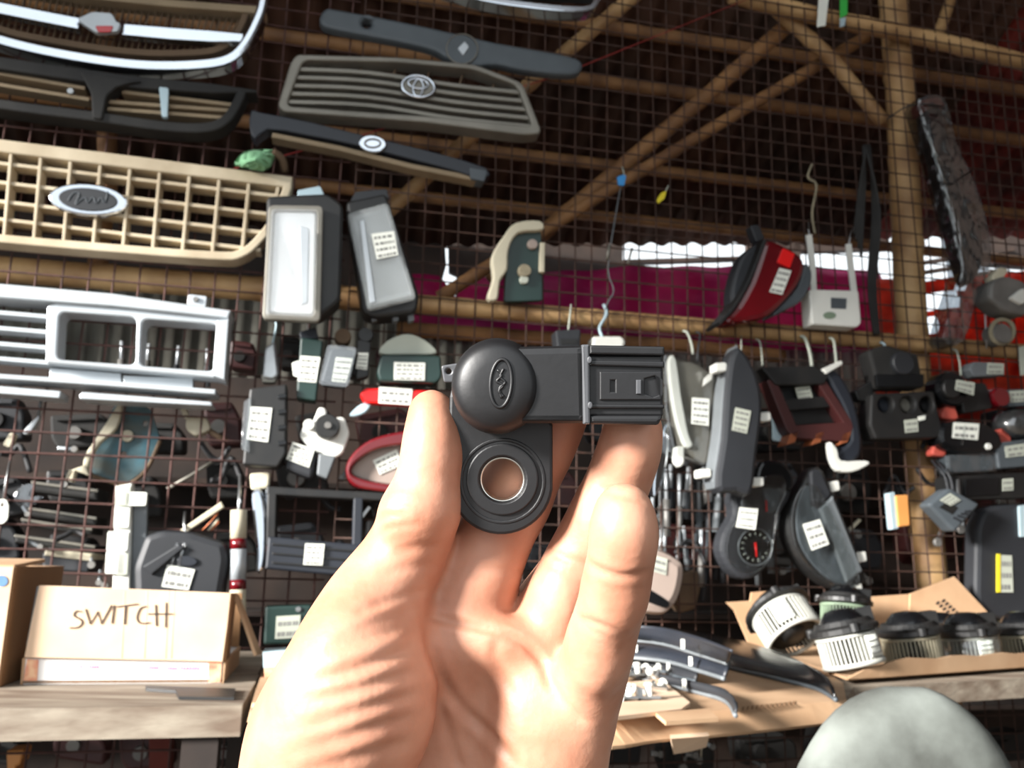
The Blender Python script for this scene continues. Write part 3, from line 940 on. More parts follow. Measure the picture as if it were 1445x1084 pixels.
t = Th('hang_tag', 'white rounded tag hanging by a wire at the mesh edge', 'tag', 6, 740, 0.01)
t.plate('tag', rnd([(-8, 706), (8, 704), (12, 712), (11, 732), (4, 740), (-8, 738)], 5), 0.008, 0.012, 'paper', bev=0.0005, holes=[ell(3, 713, 2.5, 2.5)])
t.tube('wire', [(3, 712, 0.012), (8, 680, 0.006), (14, 650, 0.003)], 0.0012, 'steel')

bars = (((44, 686), (90, 692), (138, 698), 16), ((40, 722), (90, 729), (136, 736), 13), ((20, 760), (80, 768), (134, 776), 12), ((30, 736), (80, 744), (130, 750), 9))
for k, (a, b, c, w) in enumerate(bars):
    t = Th('door_moulding', 'dusty dark moulding stacked flat behind the mesh, %s' % ('topmost of the stack', 'second from the top', 'lowest of the stack', 'thin one in the middle')[k], 'moulding', 90, b[1] + 8, -0.1)
    t.plate('moulding', strip([a, b, c], w), -0.16, -0.07, 'black_dust', bev=0.006)
    t.plate('dust_edge', strip([(a[0], a[1] - w / 3), (b[0], b[1] - w / 3), (c[0], c[1] - w / 3)], 4), -0.072, -0.066, 'silver_dull', bev=0.001)
t = Th('mirror_glass', 'curled clear plastic offcut behind the mesh near the hang tag', 'offcut', 30, 715, -0.03)
t.plate('sheet', spl([(20, 700), (32, 684), (48, 684), (40, 700), (58, 700), (40, 716), (24, 712)], True, 3), -0.04, -0.03, 'film_grey', bev=0.001)

t = Th('small_radio', 'dark radio case with dusty beige top edge behind the mesh', 'radio', 96, 806, -0.04)
t.plate('case', rnd([(60, 780), (130, 790), (124, 808), (60, 804)], 3), -0.12, -0.02, 'charcoal', bev=0.003)
t.plate('top_edge', rnd([(64, 774), (130, 782), (127, 792), (62, 784)], 2), -0.12, -0.015, 'ivory', bev=0.002)

t = Th('label_stack', 'tall narrow stack of white wrapped parts with taped labels', 'parts bundle', 168, 830, 0.0)
st = t.plate('strip', [(163, 686), (186, 682), (184, 780), (182, 850), (158, 850)], 0.004, 0.03, 'white_plastic', bev=0.002)
for (x0, y0, x1, y1, m) in ((162, 686, 185, 714, 'paper_dull'), (160, 716, 184, 745, 'paper'), (150, 750, 182, 778, 'paper'), (148, 778, 178, 810, 'paper'), (164, 780, 182, 812, 'paper_dull'), (176, 694, 208, 714, 'paper')):
    t.plate('label', rnd([(x0 + 2, y0), (x1, y0 + 1), (x1 - 2, y1), (x0, y1)], 3), 0.03, 0.036, m, bev=0.001)
t.plate('grey_backing', [(188, 700), (208, 700), (206, 790), (188, 850), (184, 850)], 0.004, 0.02, 'grey', bev=0.002)

t = Th('airbag_cover', 'dark grey wrapped steering wheel pad with label, behind the SWITCH box', 'airbag cover', 255, 835, 0.0)
c = t.plate('pad', rnd([(204, 756), (228, 748), (268, 750), (318, 766), (322, 790), (312, 850), (190, 850), (188, 800)], 8), 0.004, 0.07, 'charcoal', bev=0.012)
t.plate('fold', [(200, 800), (252, 768), (262, 772), (214, 812)], 0.066, 0.078, 'charcoal', bev=0.003)
t.plate('emblem', ell(264, 792, 14, 7, 5), 0.07, 0.074, 'navy', bev=0.001)
t.sticker([(236, 797), (275, 804), (266, 833), (228, 828)], 0.072, lines=2)
for x in (246, 256):
    t.plate('tape', strip([(x + 4, 766), (x - 6, 806)], 3), 0.072, 0.075, 'film', bev=0.0005)
t.tube('hook_wire', [(262, 752, 0.03), (260, 738, 0.01), (261, 722, 0.002)], 0.0025, 'steel')
t = Th('wiring_plug', 'beige tapered strip and brown wires above the wrapped pad', 'plug', 300, 748, 0.0)
t.plate('strip', [(254, 748), (262, 752), (316, 716), (312, 708)], 0.004, 0.016, 'ivory', bev=0.002)
for k in range(4):
    t.tube('wire', [(286 + 4 * k, 748, 0.01), (296 + 4 * k, 738, 0.02), (308, 724 + 4 * k, 0.01)], 0.0016, ('copper', 'black', 'ivory', 'copper')[k], sub=3)

t = Th('striped_rod', 'round rod banded cream, dark red and silver hanging by a wire', 'rod', 333, 892, 0.02)
def seg(y0, y1, m, nm):
    x0 = 337 - (y0 - 720) * 0.012
    x1 = 337 - (y1 - 720) * 0.012
    return t.tube(nm, [(x0, y0, 0.055), (x1, y1, 0.055)], 0.0145, m, 14)
seg(720, 760, 'ivory', 'cream_band'); seg(760, 775, 'red_dark', 'red_band'); seg(775, 818, 'silver', 'silver_band'); seg(818, 832, 'red_dark', 'red_band'); seg(832, 878, 'ivory', 'cream_band')
t.tube('hook_wire', [(337, 722, 0.055), (338, 700, 0.035), (339, 670, 0.003)], 0.003, 'steel')

t = Th('chrome_strip', 'long bright chrome strip curving down beside the striped rod', 'chrome strip', 364, 808, 0.0)
t.plate('strip', spl([(355, 696), (370, 694), (376, 740), (374, 790), (368, 808), (361, 806), (362, 780), (358, 740)], True, 3), 0.02, 0.04, 'chrome', bev=0.005)
t = Th('chrome_strip', 'short chrome strip between long chrome strip and black grille frame', 'chrome strip', 378, 758, 0.0)
t.plate('strip', spl([(374, 694), (382, 694), (384, 730), (382, 758), (376, 756)], True, 3), 0.004, 0.03, 'chrome', bev=0.004)
t = Th('clear_lens', 'ribbed cream lens under the control box', 'lens', 368, 690, 0.0)
t.plate('lens', rnd([(352, 668), (382, 666), (380, 688), (354, 692)], 5), 0.004, 0.024, 'ivory', bev=0.004)

t = Th('car_grille', 'black open rectangular grille frame with small label, behind the thumb', 'car grille', 450, 812, 0.0)
t.plate('top_rail', strip([(376, 692), (440, 696), (560, 702)], 12), 0.004, 0.05, 'black', bev=0.003)
t.plate('bottom_rail', strip([(376, 780), (440, 786), (560, 796)], 46), 0.004, 0.055, 'navy', bev=0.004)
for k in range(3):
    t.plate('groove', strip([(384, 768 + 13 * k), (440, 773 + 13 * k), (560, 783 + 13 * k)], 3), 0.054, 0.058, 'black', bev=0.001)
t.plate('side_rail', strip([(384, 694), (382, 770)], 14), 0.004, 0.05, 'black', bev=0.003)
t.plate('side_rail', strip([(506, 700), (504, 776)], 14), 0.004, 0.05, 'navy', bev=0.003)
t.sticker([(431, 767), (458, 768), (455, 798), (428, 797)], 0.06)

t = Th('control_module', 'dark green square control box with pale label low on the mesh', 'control box', 400, 910, 0.0)
t.plate('case', rnd([(374, 856), (440, 854), (438, 908), (372, 910)], 4), 0.004, 0.05, 'green_dark', bev=0.004)
t.sticker([(390, 870), (424, 868), (422, 900), (388, 902)], 0.0515, 'paper_dull', 2)
t.disc('screw', 421, 860, 0.048, 0.053, 4, 'steel')
# ------------------------------------------------------------------ upper right on the mesh
t = Th('lamp_bracket', 'dusty green circuit board in a bent cream frame', 'bracket', 730, 428, 0.0)
t.plate('board', rnd([(716, 330), (764, 326), (766, 424), (712, 426)], 4), 0.004, 0.02, 'green_dark', bev=0.002)
t.plate('frame', spl([(728, 314), (762, 311), (766, 324), (732, 328), (718, 352), (716, 380), (706, 396), (702, 422), (688, 420), (696, 392), (694, 362), (710, 334)], True, 3), 0.012, 0.034, 'ivory', bev=0.004)
t.plate('frame_side', strip([(766, 342), (765, 384)], 7), 0.012, 0.03, 'ivory', bev=0.002)
t.disc('coil', 741, 381, 0.02, 0.034, 9, 'brush_tan')
t.disc('coil', 740, 394, 0.02, 0.03, 6, 'paper_dull')
t.disc('coil', 752, 344, 0.02, 0.03, 7, 'taupe')

t = Th('tail_lamp', 'red and smoke tail lamp tilted on the mesh with price label', 'tail lamp', 1070, 456, 0.0)
t.plate('housing', spl([(1078, 342), (1064, 346), (1048, 360), (1036, 390), (1032, 420), (1040, 436), (1060, 400)], True, 3), 0.004, 0.05, 'charcoal', bev=0.008)
L = t.plate('red_lens', spl([(1082, 338), (1108, 346), (1132, 362), (1136, 380), (1126, 404), (1104, 430), (1080, 448), (1050, 454), (1020, 454), (1040, 432), (1060, 396), (1072, 362)], True, 3), 0.02, 0.075, 'red_dark', bev=0.012)
t.plate('smoke_lens', spl([(1136, 372), (1146, 382), (1144, 404), (1132, 424), (1112, 436), (1088, 446), (1106, 428), (1126, 404)], True, 3), 0.01, 0.06, 'grey_mid', bev=0.006)
t.plate('seal', strip(spl([(1080, 338), (1070, 366), (1056, 400), (1036, 434), (1016, 456)], False, 3), 5), 0.01, 0.08, 'black', bev=0.002)
t.plate('reflector', rnd([(1105, 350), (1122, 358), (1115, 378), (1097, 370)], 2), 0.074, 0.079, 'red_bright', bev=0.001, parent=L)
t.sticker([(1100, 378), (1117, 382), (1104, 416), (1086, 412)], 0.078)
t.plate('lug', rnd([(1058, 318), (1070, 316), (1080, 336), (1068, 342)], 4), 0.004, 0.03, 'charcoal', bev=0.003)

t = Th('junction_box', 'white module box hung on two white straps with dark sticker', 'module box', 1178, 460, 0.0)
t.plate('box', rnd([(1142, 408), (1212, 410), (1216, 456), (1210, 462), (1146, 458)], 4), 0.004, 0.045, 'white_plastic', bev=0.004)
t.plate('dark_sticker', [(1173, 420), (1195, 421), (1194, 436), (1173, 435)], 0.0445, 0.0465, 'grey_mid', bev=0.0003)
t.plate('green_mark', ell(1171, 445, 9, 5), 0.0445, 0.0465, 'green_fin', bev=0.0003)
t.plate('strap', strip([(1142, 331), (1147, 370), (1149, 412)], 8), 0.01, 0.016, 'white_plastic', bev=0.001)
t.plate('strap', strip([(1198, 344), (1202, 380), (1206, 412)], 8), 0.01, 0.016, 'white_plastic', bev=0.001)
t.tube('hook', [(1142, 334, 0.013), (1141, 322, 0.005), (1141, 310, 0.0)], 0.0015, 'steel')
t.tube('hook', [(1198, 346, 0.013), (1200, 330, 0.005), (1208, 314, 0.0)], 0.0015, 'steel')

t = Th('hanging_belt', 'bunch of black belts hanging beside the bamboo post', 'belt', 1232, 470, 0.0)
for k in range(4):
    t.tube('strand', [(1206 + 3 * k, 330 + 10 * k, 0.012 + 0.006 * k), (1214 + 2 * k, 260, 0.012), (1226 - 2 * k, 205, 0.004), (1232 + 3 * k, 300, 0.012 + 0.005 * k), (1226 + 3 * k, 400, 0.01), (1234 + 2 * k, 472, 0.012)], 0.0042, 'black_dust', 6, sub=5)

t = Th('hanging_belt', 'thin dusty wire loop hanging above the white module box', 'wire', 1160, 330, 0.0)
t.tube('loop', [(1146, 232, 0.004), (1140, 250, 0.01), (1152, 262, 0.012), (1146, 300, 0.012), (1150, 330, 0.008)], 0.003, 'brush_tan', 6, sub=5)

t = Th('wrapped_trim', 'long black bumper trim in wrinkled clear plastic wrap, beside post', 'wrapped part', 1350, 480, 0.0)
core = spl([(1306, 150), (1326, 148), (1344, 220), (1362, 280), (1382, 330), (1386, 372), (1370, 400), (1358, 376), (1346, 330), (1332, 270), (1318, 210)], True, 3)
t.plate('trim', core, 0.01, 0.05, 'black', bev=0.006)
t.plate('cap', rnd([(1300, 140), (1326, 136), (1336, 150), (1304, 158)], 5), 0.006, 0.05, 'rust_red', bev=0.004)
t.plate('wrap', spl([(1296, 138), (1334, 136), (1352, 200), (1378, 260), (1396, 320), (1400, 370), (1380, 420), (1362, 480), (1330, 478), (1352, 400), (1356, 370), (1340, 300), (1318, 220), (1304, 176)], True, 3), 0.004, 0.056, 'film_grey', bev=0.006)
for k in range(5):
    t.tube('wrap_crease', [(1310 + 10 * k, 190 + 26 * k, 0.058), (1318 + 9 * k, 214 + 30 * k, 0.06), (1330 + 8 * k, 232 + 34 * k, 0.058)], 0.003, 'film', 5)
t.tube('tie_wire', [(1252, 168, 0.012), (1280, 150, 0.03), (1306, 147, 0.06), (1330, 150, 0.058)], 0.0018, 'black', sub=4)
t.tube('tie_wire', [(1326, 262, 0.056), (1346, 258, 0.06), (1372, 240, 0.058)], 0.0018, 'black')

t = Th('carburettor', 'grey cast carburettor hanging by the far end of the rail', 'carburettor', 1420, 480, 0.0)
t.plate('body', rnd([(1398, 396), (1420, 388), (1446, 396), (1462, 420), (1450, 446), (1420, 440), (1396, 420)], 8), 0.01, 0.07, 'steel_dust', bev=0.008)
t.plate('arm', rnd([(1400, 390), (1412, 376), (1424, 380), (1414, 398), (1404, 400)], 4), 0.03, 0.06, 'ivory', bev=0.004)
t.plate('arm', rnd([(1426, 420), (1444, 406), (1460, 412), (1444, 430)], 4), 0.06, 0.08, 'white_plastic', bev=0.004)
t.ring('rotor_ring', 1414, 468, 0.04, 16, 17, 0.006, 'brush_tan', rot=20)
t.disc('rotor', 1416, 470, 0.01, 0.05, 13, 'steel_dust')
t.tube('hook_wire', [(1392, 492, 0.02), (1390, 440, 0.015), (1392, 396, 0.003)], 0.002, 'steel')
t = Th('hang_tag', 'pale striped slip of paper at the mesh beyond the carburettor', 'tag', 1440, 530, 0.0)
t.plate('slip', [(1438, 490), (1452, 486), (1454, 528), (1441, 530)], 0.004, 0.007, 'paper_dull', bev=0.0005)

for (nm, lb, pts, m, top) in (('plastic_tag', 'small blue plastic tag on a hanging wire', [(871, 249), (880, 246), (884, 248), (881, 262), (873, 261)], 'blue', (878, 236)),
                        ('plastic_tag', 'small yellow plastic tag near the blue tag', [(927, 282), (933, 272), (941, 269), (938, 280), (930, 287)], 'yellow', (943, 262))):
    t = Th(nm, lb, 'tag', pts[0][0], pts[0][1], 0.004)
    t.plate('tag', rnd(pts, 2), 0.003, 0.009, m, bev=0.001)
    t.tube('wire', [(pts[2][0] - 2, pts[2][1] + 2, 0.006), (top[0], top[1], 0.003)], 0.0014, 'paper_dull')
t = Th('hanging_wire', 'long thin dark wire hanging below the blue tag', 'wire', 856, 450, 0.004)
t.tube('wire', [(876, 262, 0.004), (866, 320, 0.006), (858, 380, 0.006), (866, 410, 0.006), (856, 430, 0.008), (850, 456, 0.006)], 0.0014, 'grey', 5, sub=4)
t.tube('end_clip', [(860, 346, 0.008), (857, 366, 0.008)], 0.004, 'silver_dull')
t = Th('hanging_wire', 'short thin pale wire stub right of the long dark wire', 'wire', 886, 372, 0.004)
t.tube('wire', [(892, 350, 0.005), (886, 372, 0.006)], 0.0026, 'silver_dull')
t = Th('hang_tag', 'white paper tag hanging from the bamboo beam', 'tag', 1160, 36, 0.02)
t.plate('tag', [(1156, -8), (1170, -6), (1165, 36), (1153, 38)], 0.022, 0.024, 'paper', bev=0.0003)
t = Th('hang_tag', 'green ribbon tag hanging from the bamboo beam', 'tag', 1190, 38, 0.02)
t.plate('ribbon', [(1186, -8), (1196, -6), (1196, 20), (1186, 26)], 0.022, 0.025, 'green_bright', bev=0.0003)
t.plate('clip', [(1186, 26), (1194, 24), (1192, 36), (1186, 38)], 0.022, 0.025, 'ice_blue', bev=0.0003)

# ------------------------------------------------------------------ middle row, right of the hand
def hook(t, px, py, h=22, m='paper_dull', r=0.0018, lean=-6):
    t.tube('hook', [(px, py, 0.02), (px + lean * 0.3, py - h * 0.5, 0.018), (px + lean, py - h, 0.006), (px + lean - 6, py - h - 3, -0.004)], r, m, 6, sub=3)

t = Th('wire_connector', 'small black plug connector hanging above the held sensor', 'connector', 803, 505, 0.0)
c = t.plate('body', rnd([(784, 466), (820, 464), (818, 506), (788, 506)], 3), 0.01, 0.05, 'charcoal', bev=0.003)
t.plate('slot', [(790, 478), (816, 478), (814, 486), (792, 486)], 0.049, 0.0515, 'black', bev=0.0003, parent=c)
t.tube('wire', [(802, 466, 0.02), (804, 448, 0.012), (806, 430, 0.003)], 0.0022, 'paper_dull')

t = Th('wrapped_part', 'white part in shiny bag peeking above the sensor connector', 'wrapped part', 862, 500, 0.0)
t.plate('bag', rnd([(836, 474), (878, 474), (884, 482), (876, 500), (834, 500)], 5), 0.004, 0.04, 'white_plastic', bev=0.006)
t.tube('tie', [(850, 476, 0.03), (846, 462, 0.02), (856, 444, 0.01), (852, 430, 0.0)], 0.0035, 'ice_blue', sub=3)

t = Th('wrapped_part', 'grey lamp in clear bag with label and white edge, beside the sensor', 'wrapped part', 980, 660, 0.0)
c = t.plate('lamp', rnd([(946, 504), (984, 512), (1010, 530), (1012, 648), (998, 656), (966, 640), (956, 600)], 8), 0.004, 0.045, 'silver_dull', bev=0.008)
t.plate('white_edge', spl([(944, 508), (954, 506), (962, 560), (972, 612), (978, 628), (968, 630), (956, 598), (948, 556)], True, 3), 0.04, 0.055, 'white_plastic', bev=0.003)
t.plate('bag', rnd([(936, 498), (990, 506), (1014, 526), (1016, 652), (1000, 662), (950, 640), (938, 580)], 8), 0.002, 0.058, 'film', bev=0.006)
t.plate('tail', rnd([(954, 630), (966, 630), (966, 654), (960, 660), (953, 652)], 4), 0.03, 0.05, 'white_plastic', bev=0.003)
t.sticker([(977, 561), (1001, 563), (1000, 601), (976, 598)], 0.0595)
t.plate('painted_shine', [(994, 534), (1008, 522), (1004, 536), (992, 545)], 0.058, 0.0605, 'white_plastic', bev=0.0005)  # white plate stands in for a glint on the bag
hook(t, 984, 512, 40, 'charcoal', 0.0025, 4)
hook(t, 978, 500, 30, 'paper_dull', 0.003, -8)

t = Th('chrome_strip', 'pale chrome strip hanging behind the raised finger', 'chrome strip', 928, 690, 0.0)
t.plate('strip', spl([(934, 610), (944, 600), (942, 650), (932, 690), (922, 700), (924, 660)], True, 3), 0.004, 0.03, 'chrome', bev=0.004)

t = Th('door_pad', 'long dark grey curved pad with white pegs and label', 'pad', 1045, 697, 0.0)
t.plate('pad', spl([(1038, 492), (1048, 492), (1064, 516), (1074, 545), (1077, 580), (1070, 640), (1062, 696), (1040, 694), (1012, 688), (1020, 620), (1024, 560), (1030, 510)], True, 3), 0.07, 0.12, 'charcoal', bev=0.01)
t.plate('edge_face', spl([(1036, 494), (1042, 492), (1034, 560), (1026, 630), (1018, 686), (1006, 680), (1016, 610), (1022, 540)], True, 3), 0.064, 0.11, 'grey', bev=0.004)
t.sticker([(1038, 575), (1060, 580), (1054, 612), (1033, 607)], 0.1215, 'paper_dull')
for (x, y) in ((1018, 518), (996, 668), (1080, 588), (1070, 680)):
    t.plate('peg', rnd([(x - 9, y - 6), (x + 8, y - 7), (x + 9, y + 6), (x - 8, y + 7)], 4), 0.077, 0.107, 'white_plastic', bev=0.003)
t.tube('hook', [(1046, 498, 0.09), (1046, 484, 0.06), (1046, 474, 0.0)], 0.0016, 'paper_dull', 6)

t = Th('radio_bracket', 'open maroon and black radio bracket with copper feet and label', 'bracket', 1140, 628, 0.0)
t.plate('frame', rnd([(1082, 536), (1160, 528), (1206, 600), (1196, 624), (1120, 618), (1110, 606)], 4), 0.01, 0.05, 'maroon', holes=[[(1098, 542), (1152, 538), (1190, 596), (1124, 600)]], bev=0.002)
t.plate('top_panel', rnd([(1074, 518), (1150, 516), (1170, 530), (1164, 542), (1096, 544)], 4), 0.004, 0.055, 'black', bev=0.003)
t.plate('back_panel', [(1098, 542), (1152, 538), (1190, 596), (1124, 600)], 0.004, 0.02, 'black', bev=0.001)
t.plate('cross_bar', strip([(1108, 572), (1176, 566)], 16), 0.012, 0.04, 'black', bev=0.002)
t.plate('side_plate', rnd([(1090, 560), (1100, 566), (1124, 606), (1118, 624), (1092, 622)], 4), 0.004, 0.012, 'ice_blue', bev=0.001)
for x in (1116, 1152, 1190):
    t.plate('foot', [(x, 612), (x + 12, 608), (x + 6, 624), (x - 6, 628)], 0.01, 0.05, 'copper', bev=0.001)
t.sticker([(1122, 547), (1143, 545), (1147, 562), (1127, 565)], 0.0385, 'paper_dull', 3)
hook(t, 1146, 520, 42, 'paper_dull', 0.004, -10)
hook(t, 1076, 516, 34, 'paper_dull', 0.002, -4)

t = Th('trim_panel', 'curved black pillar trim with white clip, behind the maroon bracket', 'trim panel', 1198, 662, 0.0)
t.plate('trim', spl([(1164, 524), (1176, 520), (1192, 536), (1206, 566), (1216, 610), (1214, 644), (1190, 656), (1180, 640), (1200, 620), (1192, 580), (1176, 548)], True, 3), 0.004, 0.05, 'navy', bev=0.008)
t.plate('white_clip', spl([(1172, 624), (1182, 634), (1188, 650), (1222, 650), (1226, 656), (1204, 666), (1184, 664), (1174, 646)], True, 3), 0.04, 0.06, 'white_plastic', bev=0.003)
t.plate('white_strap', rnd([(1162, 520), (1188, 508), (1190, 514), (1166, 528)], 2), 0.045, 0.06, 'white_plastic', bev=0.002)
hook(t, 1180, 516, 36, 'paper_dull', 0.0035, -4)

t = Th('heater_controls', 'black heater control unit with three round openings and label', 'heater controls', 1270, 622, 0.0)
t.plate('panel', rnd([(1230, 556), (1318, 552), (1330, 606), (1324, 618), (1236, 620), (1228, 600)], 4), 0.004, 0.05, 'black', bev=0.004, holes=[ell(1250, 571, 11, 11), ell(1281, 571, 11, 12), ell(1308, 571, 10, 12)])
for i, x in enumerate((1250, 1281, 1308)):
    t.disc('dial', x, 571, 0.006, 0.03, 10, ('navy', 'silver_dull', 'black_gloss')[i])
t.plate('upper_housing', rnd([(1226, 494), (1250, 486), (1296, 500), (1304, 548), (1240, 548)], 6), 0.004, 0.05, 'black_dust', bev=0.006)
t.plate('side_wing', rnd([(1206, 552), (1232, 536), (1234, 566), (1212, 566)], 4), 0.004, 0.03, 'black', bev=0.003)
t.disc('motor_cap', 1276, 512, 0.045, 0.062, 15, 'charcoal')
t.plate('slot_panel', rnd([(1236, 528), (1304, 528), (1304, 546), (1238, 546)], 2), 0.048, 0.056, 'black_gloss', bev=0.001)
t.sticker([(1276, 593), (1295, 591), (1296, 609), (1278, 611)], 0.0515, 'paper_dull', 2)
t.plate('white_tab', [(1296, 588), (1306, 586), (1306, 592), (1298, 594)], 0.05, 0.053, 'paper', bev=0.0003)
hook(t, 1250, 496, 10, 'ice_blue', 0.003, -2)

t = Th('small_motor', 'round black motor with pale label hung from the rail', 'motor', 1350, 570, 0.0)
t.disc('can', 1346, 548, 0.004, 0.05, 22, 'black_gloss')
t.disc('cap', 1344, 548, 0.048, 0.06, 12, 'black')
t.plate('foot', rnd([(1352, 540), (1392, 540), (1402, 576), (1360, 584)], 6), 0.004, 0.03, 'black', bev=0.004)
t.sticker([(1350, 536), (1376, 540), (1374, 558), (1348, 550)], 0.062, 'paper_dull', 2)
hook(t, 1356, 530, 34, 'paper_dull', 0.0025, -6)
t = Th('small_switch', 'grey switch lying level with wide label, above the red lamp', 'switch', 1395, 532, 0.0)
t.plate('case', rnd([(1368, 520), (1374, 510), (1418, 512), (1418, 530), (1376, 532)], 4), 0.004, 0.04, 'grey', bev=0.004)
t.sticker([(1394, 512), (1417, 513), (1416, 528), (1393, 528)], 0.0415, 'paper_dull', 2)
t = Th('small_lamp', 'small round dark red lamp with label at far right', 'lamp', 1412, 578, 0.0)
t.disc('lens', 1414, 560, 0.004, 0.04, 12, 'red_dark')
t.plate('base', rnd([(1420, 550), (1462, 548), (1462, 572), (1424, 574)], 3), 0.004, 0.03, 'grey_mid', bev=0.003)
t.sticker([(1424, 552), (1460, 550), (1460, 566), (1426, 568)], 0.0315, 'paper_dull', 2)
t = Th('rear_mirror', 'black rounded mirror back with white taped label', 'mirror', 1365, 642, 0.0)
t.plate('shell', spl([(1328, 600), (1350, 592), (1390, 596), (1412, 612), (1414, 632), (1390, 640), (1350, 638), (1328, 626)], True, 4), 0.004, 0.055, 'black_gloss', bev=0.012)
t.sticker([(1346, 596), (1382, 598), (1380, 621), (1344, 618)], 0.0565, 'paper', 2)
t.plate('tape', strip([(1362, 600), (1358, 628)], 2), 0.057, 0.059, 'film', bev=0.0003)
t.disc('screw', 1396, 630, 0.05, 0.06, 4, 'white_plastic')
t = Th('wrapped_part', 'grey part in cloudy plastic bag at the mesh edge', 'wrapped part', 1425, 622, 0.0)
t.dome('bag', 1424, 600, 0.004, 24, 20, 0.05, 'steel_dust', pw=2.6)
t.dome('film', 1424, 600, 0.004, 27, 23, 0.056, 'film_grey', pw=2.6)
for (cx, cy, a, lb) in ((1341, 582, 12, 'small red plastic lug under the round motor'), (1416, 616, 12, 'small red plastic lug beside the mirror back'), (1326, 634, 10, 'small red plastic lug touching the post by the mirror back')):
    t = Th('plastic_lug', lb, 'lug', cx, cy + 10, 0.0)
    t.plate('lug', spl([(cx - a, cy + 6), (cx - 4, cy - 11), (cx + 6, cy - 9), (cx + a, cy + 8), (cx, cy + 10)], True, 3), 0.004, 0.03, 'red_lug', bev=0.004)
t = Th('trim_panel', 'grey panel with large pale label at far right', 'trim panel', 1435, 660, 0.0)
t.plate('panel', rnd([(1406, 632), (1414, 624), (1480, 616), (1480, 656), (1410, 662)], 4), 0.006, 0.05, 'grey_mid', bev=0.004)
t.sticker([(1418, 630), (1470, 622), (1472, 640), (1420, 646)], 0.0515, 'paper_dull', 2)
t = Th('wrapped_part', 'flat clear-wrapped tray below the mirror back', 'wrapped part', 1370, 668, 0.0)
t.plate('tray', rnd([(1338, 642), (1404, 640), (1404, 664), (1340, 668)], 4), 0.004, 0.04, 'grey_mid', bev=0.004)
t.plate('film', rnd([(1334, 640), (1408, 637), (1408, 667), (1336, 671)], 4), 0.003, 0.046, 'film', bev=0.003)
t = Th('car_radio', 'black car stereo with small label below the wrapped tray', 'car radio', 1400, 704, 0.0)
c = t.plate('case', rnd([(1342, 672), (1470, 666), (1470, 702), (1344, 706)], 3), 0.004, 0.06, 'black', bev=0.003)
t.plate('front_panel', rnd([(1362, 676), (1410, 674), (1410, 698), (1362, 701)], 2), 0.058, 0.064, 'black_gloss', bev=0.001)
t.sticker([(1415, 676), (1430, 675), (1430, 692), (1415, 693)], 0.0615, 'paper_dull', 2)
t.plate('shine_edge', strip([(1352, 676), (1354, 700)], 4), 0.06, 0.064, 'steel', bev=0.001)

t = Th('window_switch', 'grey diamond-hung switch block with vent slots and label', 'switch', 1345, 752, 0.0)
c = t.plate('body', rnd([(1310, 712), (1340, 688), (1384, 712), (1348, 752)], 6), 0.068, 0.106, 'grey_mid', bev=0.006)
t.plate('window', [(1326, 716), (1344, 726), (1352, 716), (1336, 708)], 0.105, 0.1075, 'black', bev=0.0003)
for k in range(4):
    t.plate('vent_slot', strip([(1346 + 5 * k, 730 - 2.6 * k), (1357 + 5 * k, 736 - 5 * k)], 3), 0.105, 0.1075, 'charcoal', bev=0.0003)
t.sticker([(1326, 706), (1341, 696), (1356, 706), (1342, 714)], 0.1085, 'paper_dull', 3)
for x in (1334, 1341):
    t.tube('cable', [(x + 4, 694, 0.085), (x, 674, 0.078), (x - 8, 663, 0.066), (x - 15, 655, 0.036), (x - 19, 650, 0.0)], 0.003, 'charcoal', sub=3)

t = Th('glovebox_lid', 'large dark grey lid standing on edge with yellow-edged label', 'lid', 1420, 876, 0.02)
t.plate('lid', rnd([(1394, 714), (1480, 708), (1490, 872), (1396, 876), (1378, 850), (1380, 740)], 14), 0.004, 0.05, 'charcoal', bev=0.01)
lb = t.sticker([(1408, 783), (1428, 784), (1430, 836), (1408, 836)], 0.0515, 'paper_dull', 3)
t.plate('yellow_edge', [(1407, 782), (1412, 782), (1412, 836), (1407, 836)], 0.051, 0.0535, 'yellow', bev=0.0003)
t.plate('blue_tag', rnd([(1438, 714), (1450, 712), (1450, 758), (1440, 758)], 2), 0.05, 0.056, 'ice_blue', bev=0.001)

t = Th('side_reflector', 'small orange reflector hanging against the post', 'reflector', 1274, 748, -0.01)
t.plate('lens', rnd([(1264, 699), (1282, 698), (1285, 742), (1268, 744)], 3), 0.004, 0.026, 'orange_plastic', bev=0.003)
t.plate('white_back', rnd([(1254, 696), (1263, 694), (1269, 746), (1259, 748)], 2), 0.004, 0.022, 'ice_blue', bev=0.002)

# instrument clusters
t = Th('instrument_cluster', 'figure-eight instrument cluster with round speedometer and clear face', 'instrument cluster', 1065, 824, 0.0)
o8 = spl([(1076, 656), (1100, 656), (1117, 672), (1116, 700), (1102, 726), (1094, 752), (1090, 786), (1074, 810), (1050, 818), (1030, 804), (1018, 778), (1022, 752), (1036, 726), (1034, 700), (1048, 676)], True, 3)
t.plate('housing', o8, 0.004, 0.05, 'charcoal', bev=0.008)
d = t.disc('speedometer', 1066, 772, 0.04, 0.056, 24, 'black_gloss', r2=24)
t.ring('dial_ring', 1066, 772, 0.057, 24, 26, 0.0015, 'grey', parent=d)
t.tubes('tick', [[(1066 + 20 * math.cos(a), 772 + 21 * math.sin(a), 0.057), (1066 + 16 * math.cos(a), 772 + 17 * math.sin(a), 0.057)] for a in [k * 0.42 + 0.5 for k in range(13)]], 0.0008, 'paper_dull', parent=d, kind='stuff')
t.tube('needle', [(1066, 766, 0.059), (1068, 786, 0.059)], 0.0018, 'red_bright', parent=d)
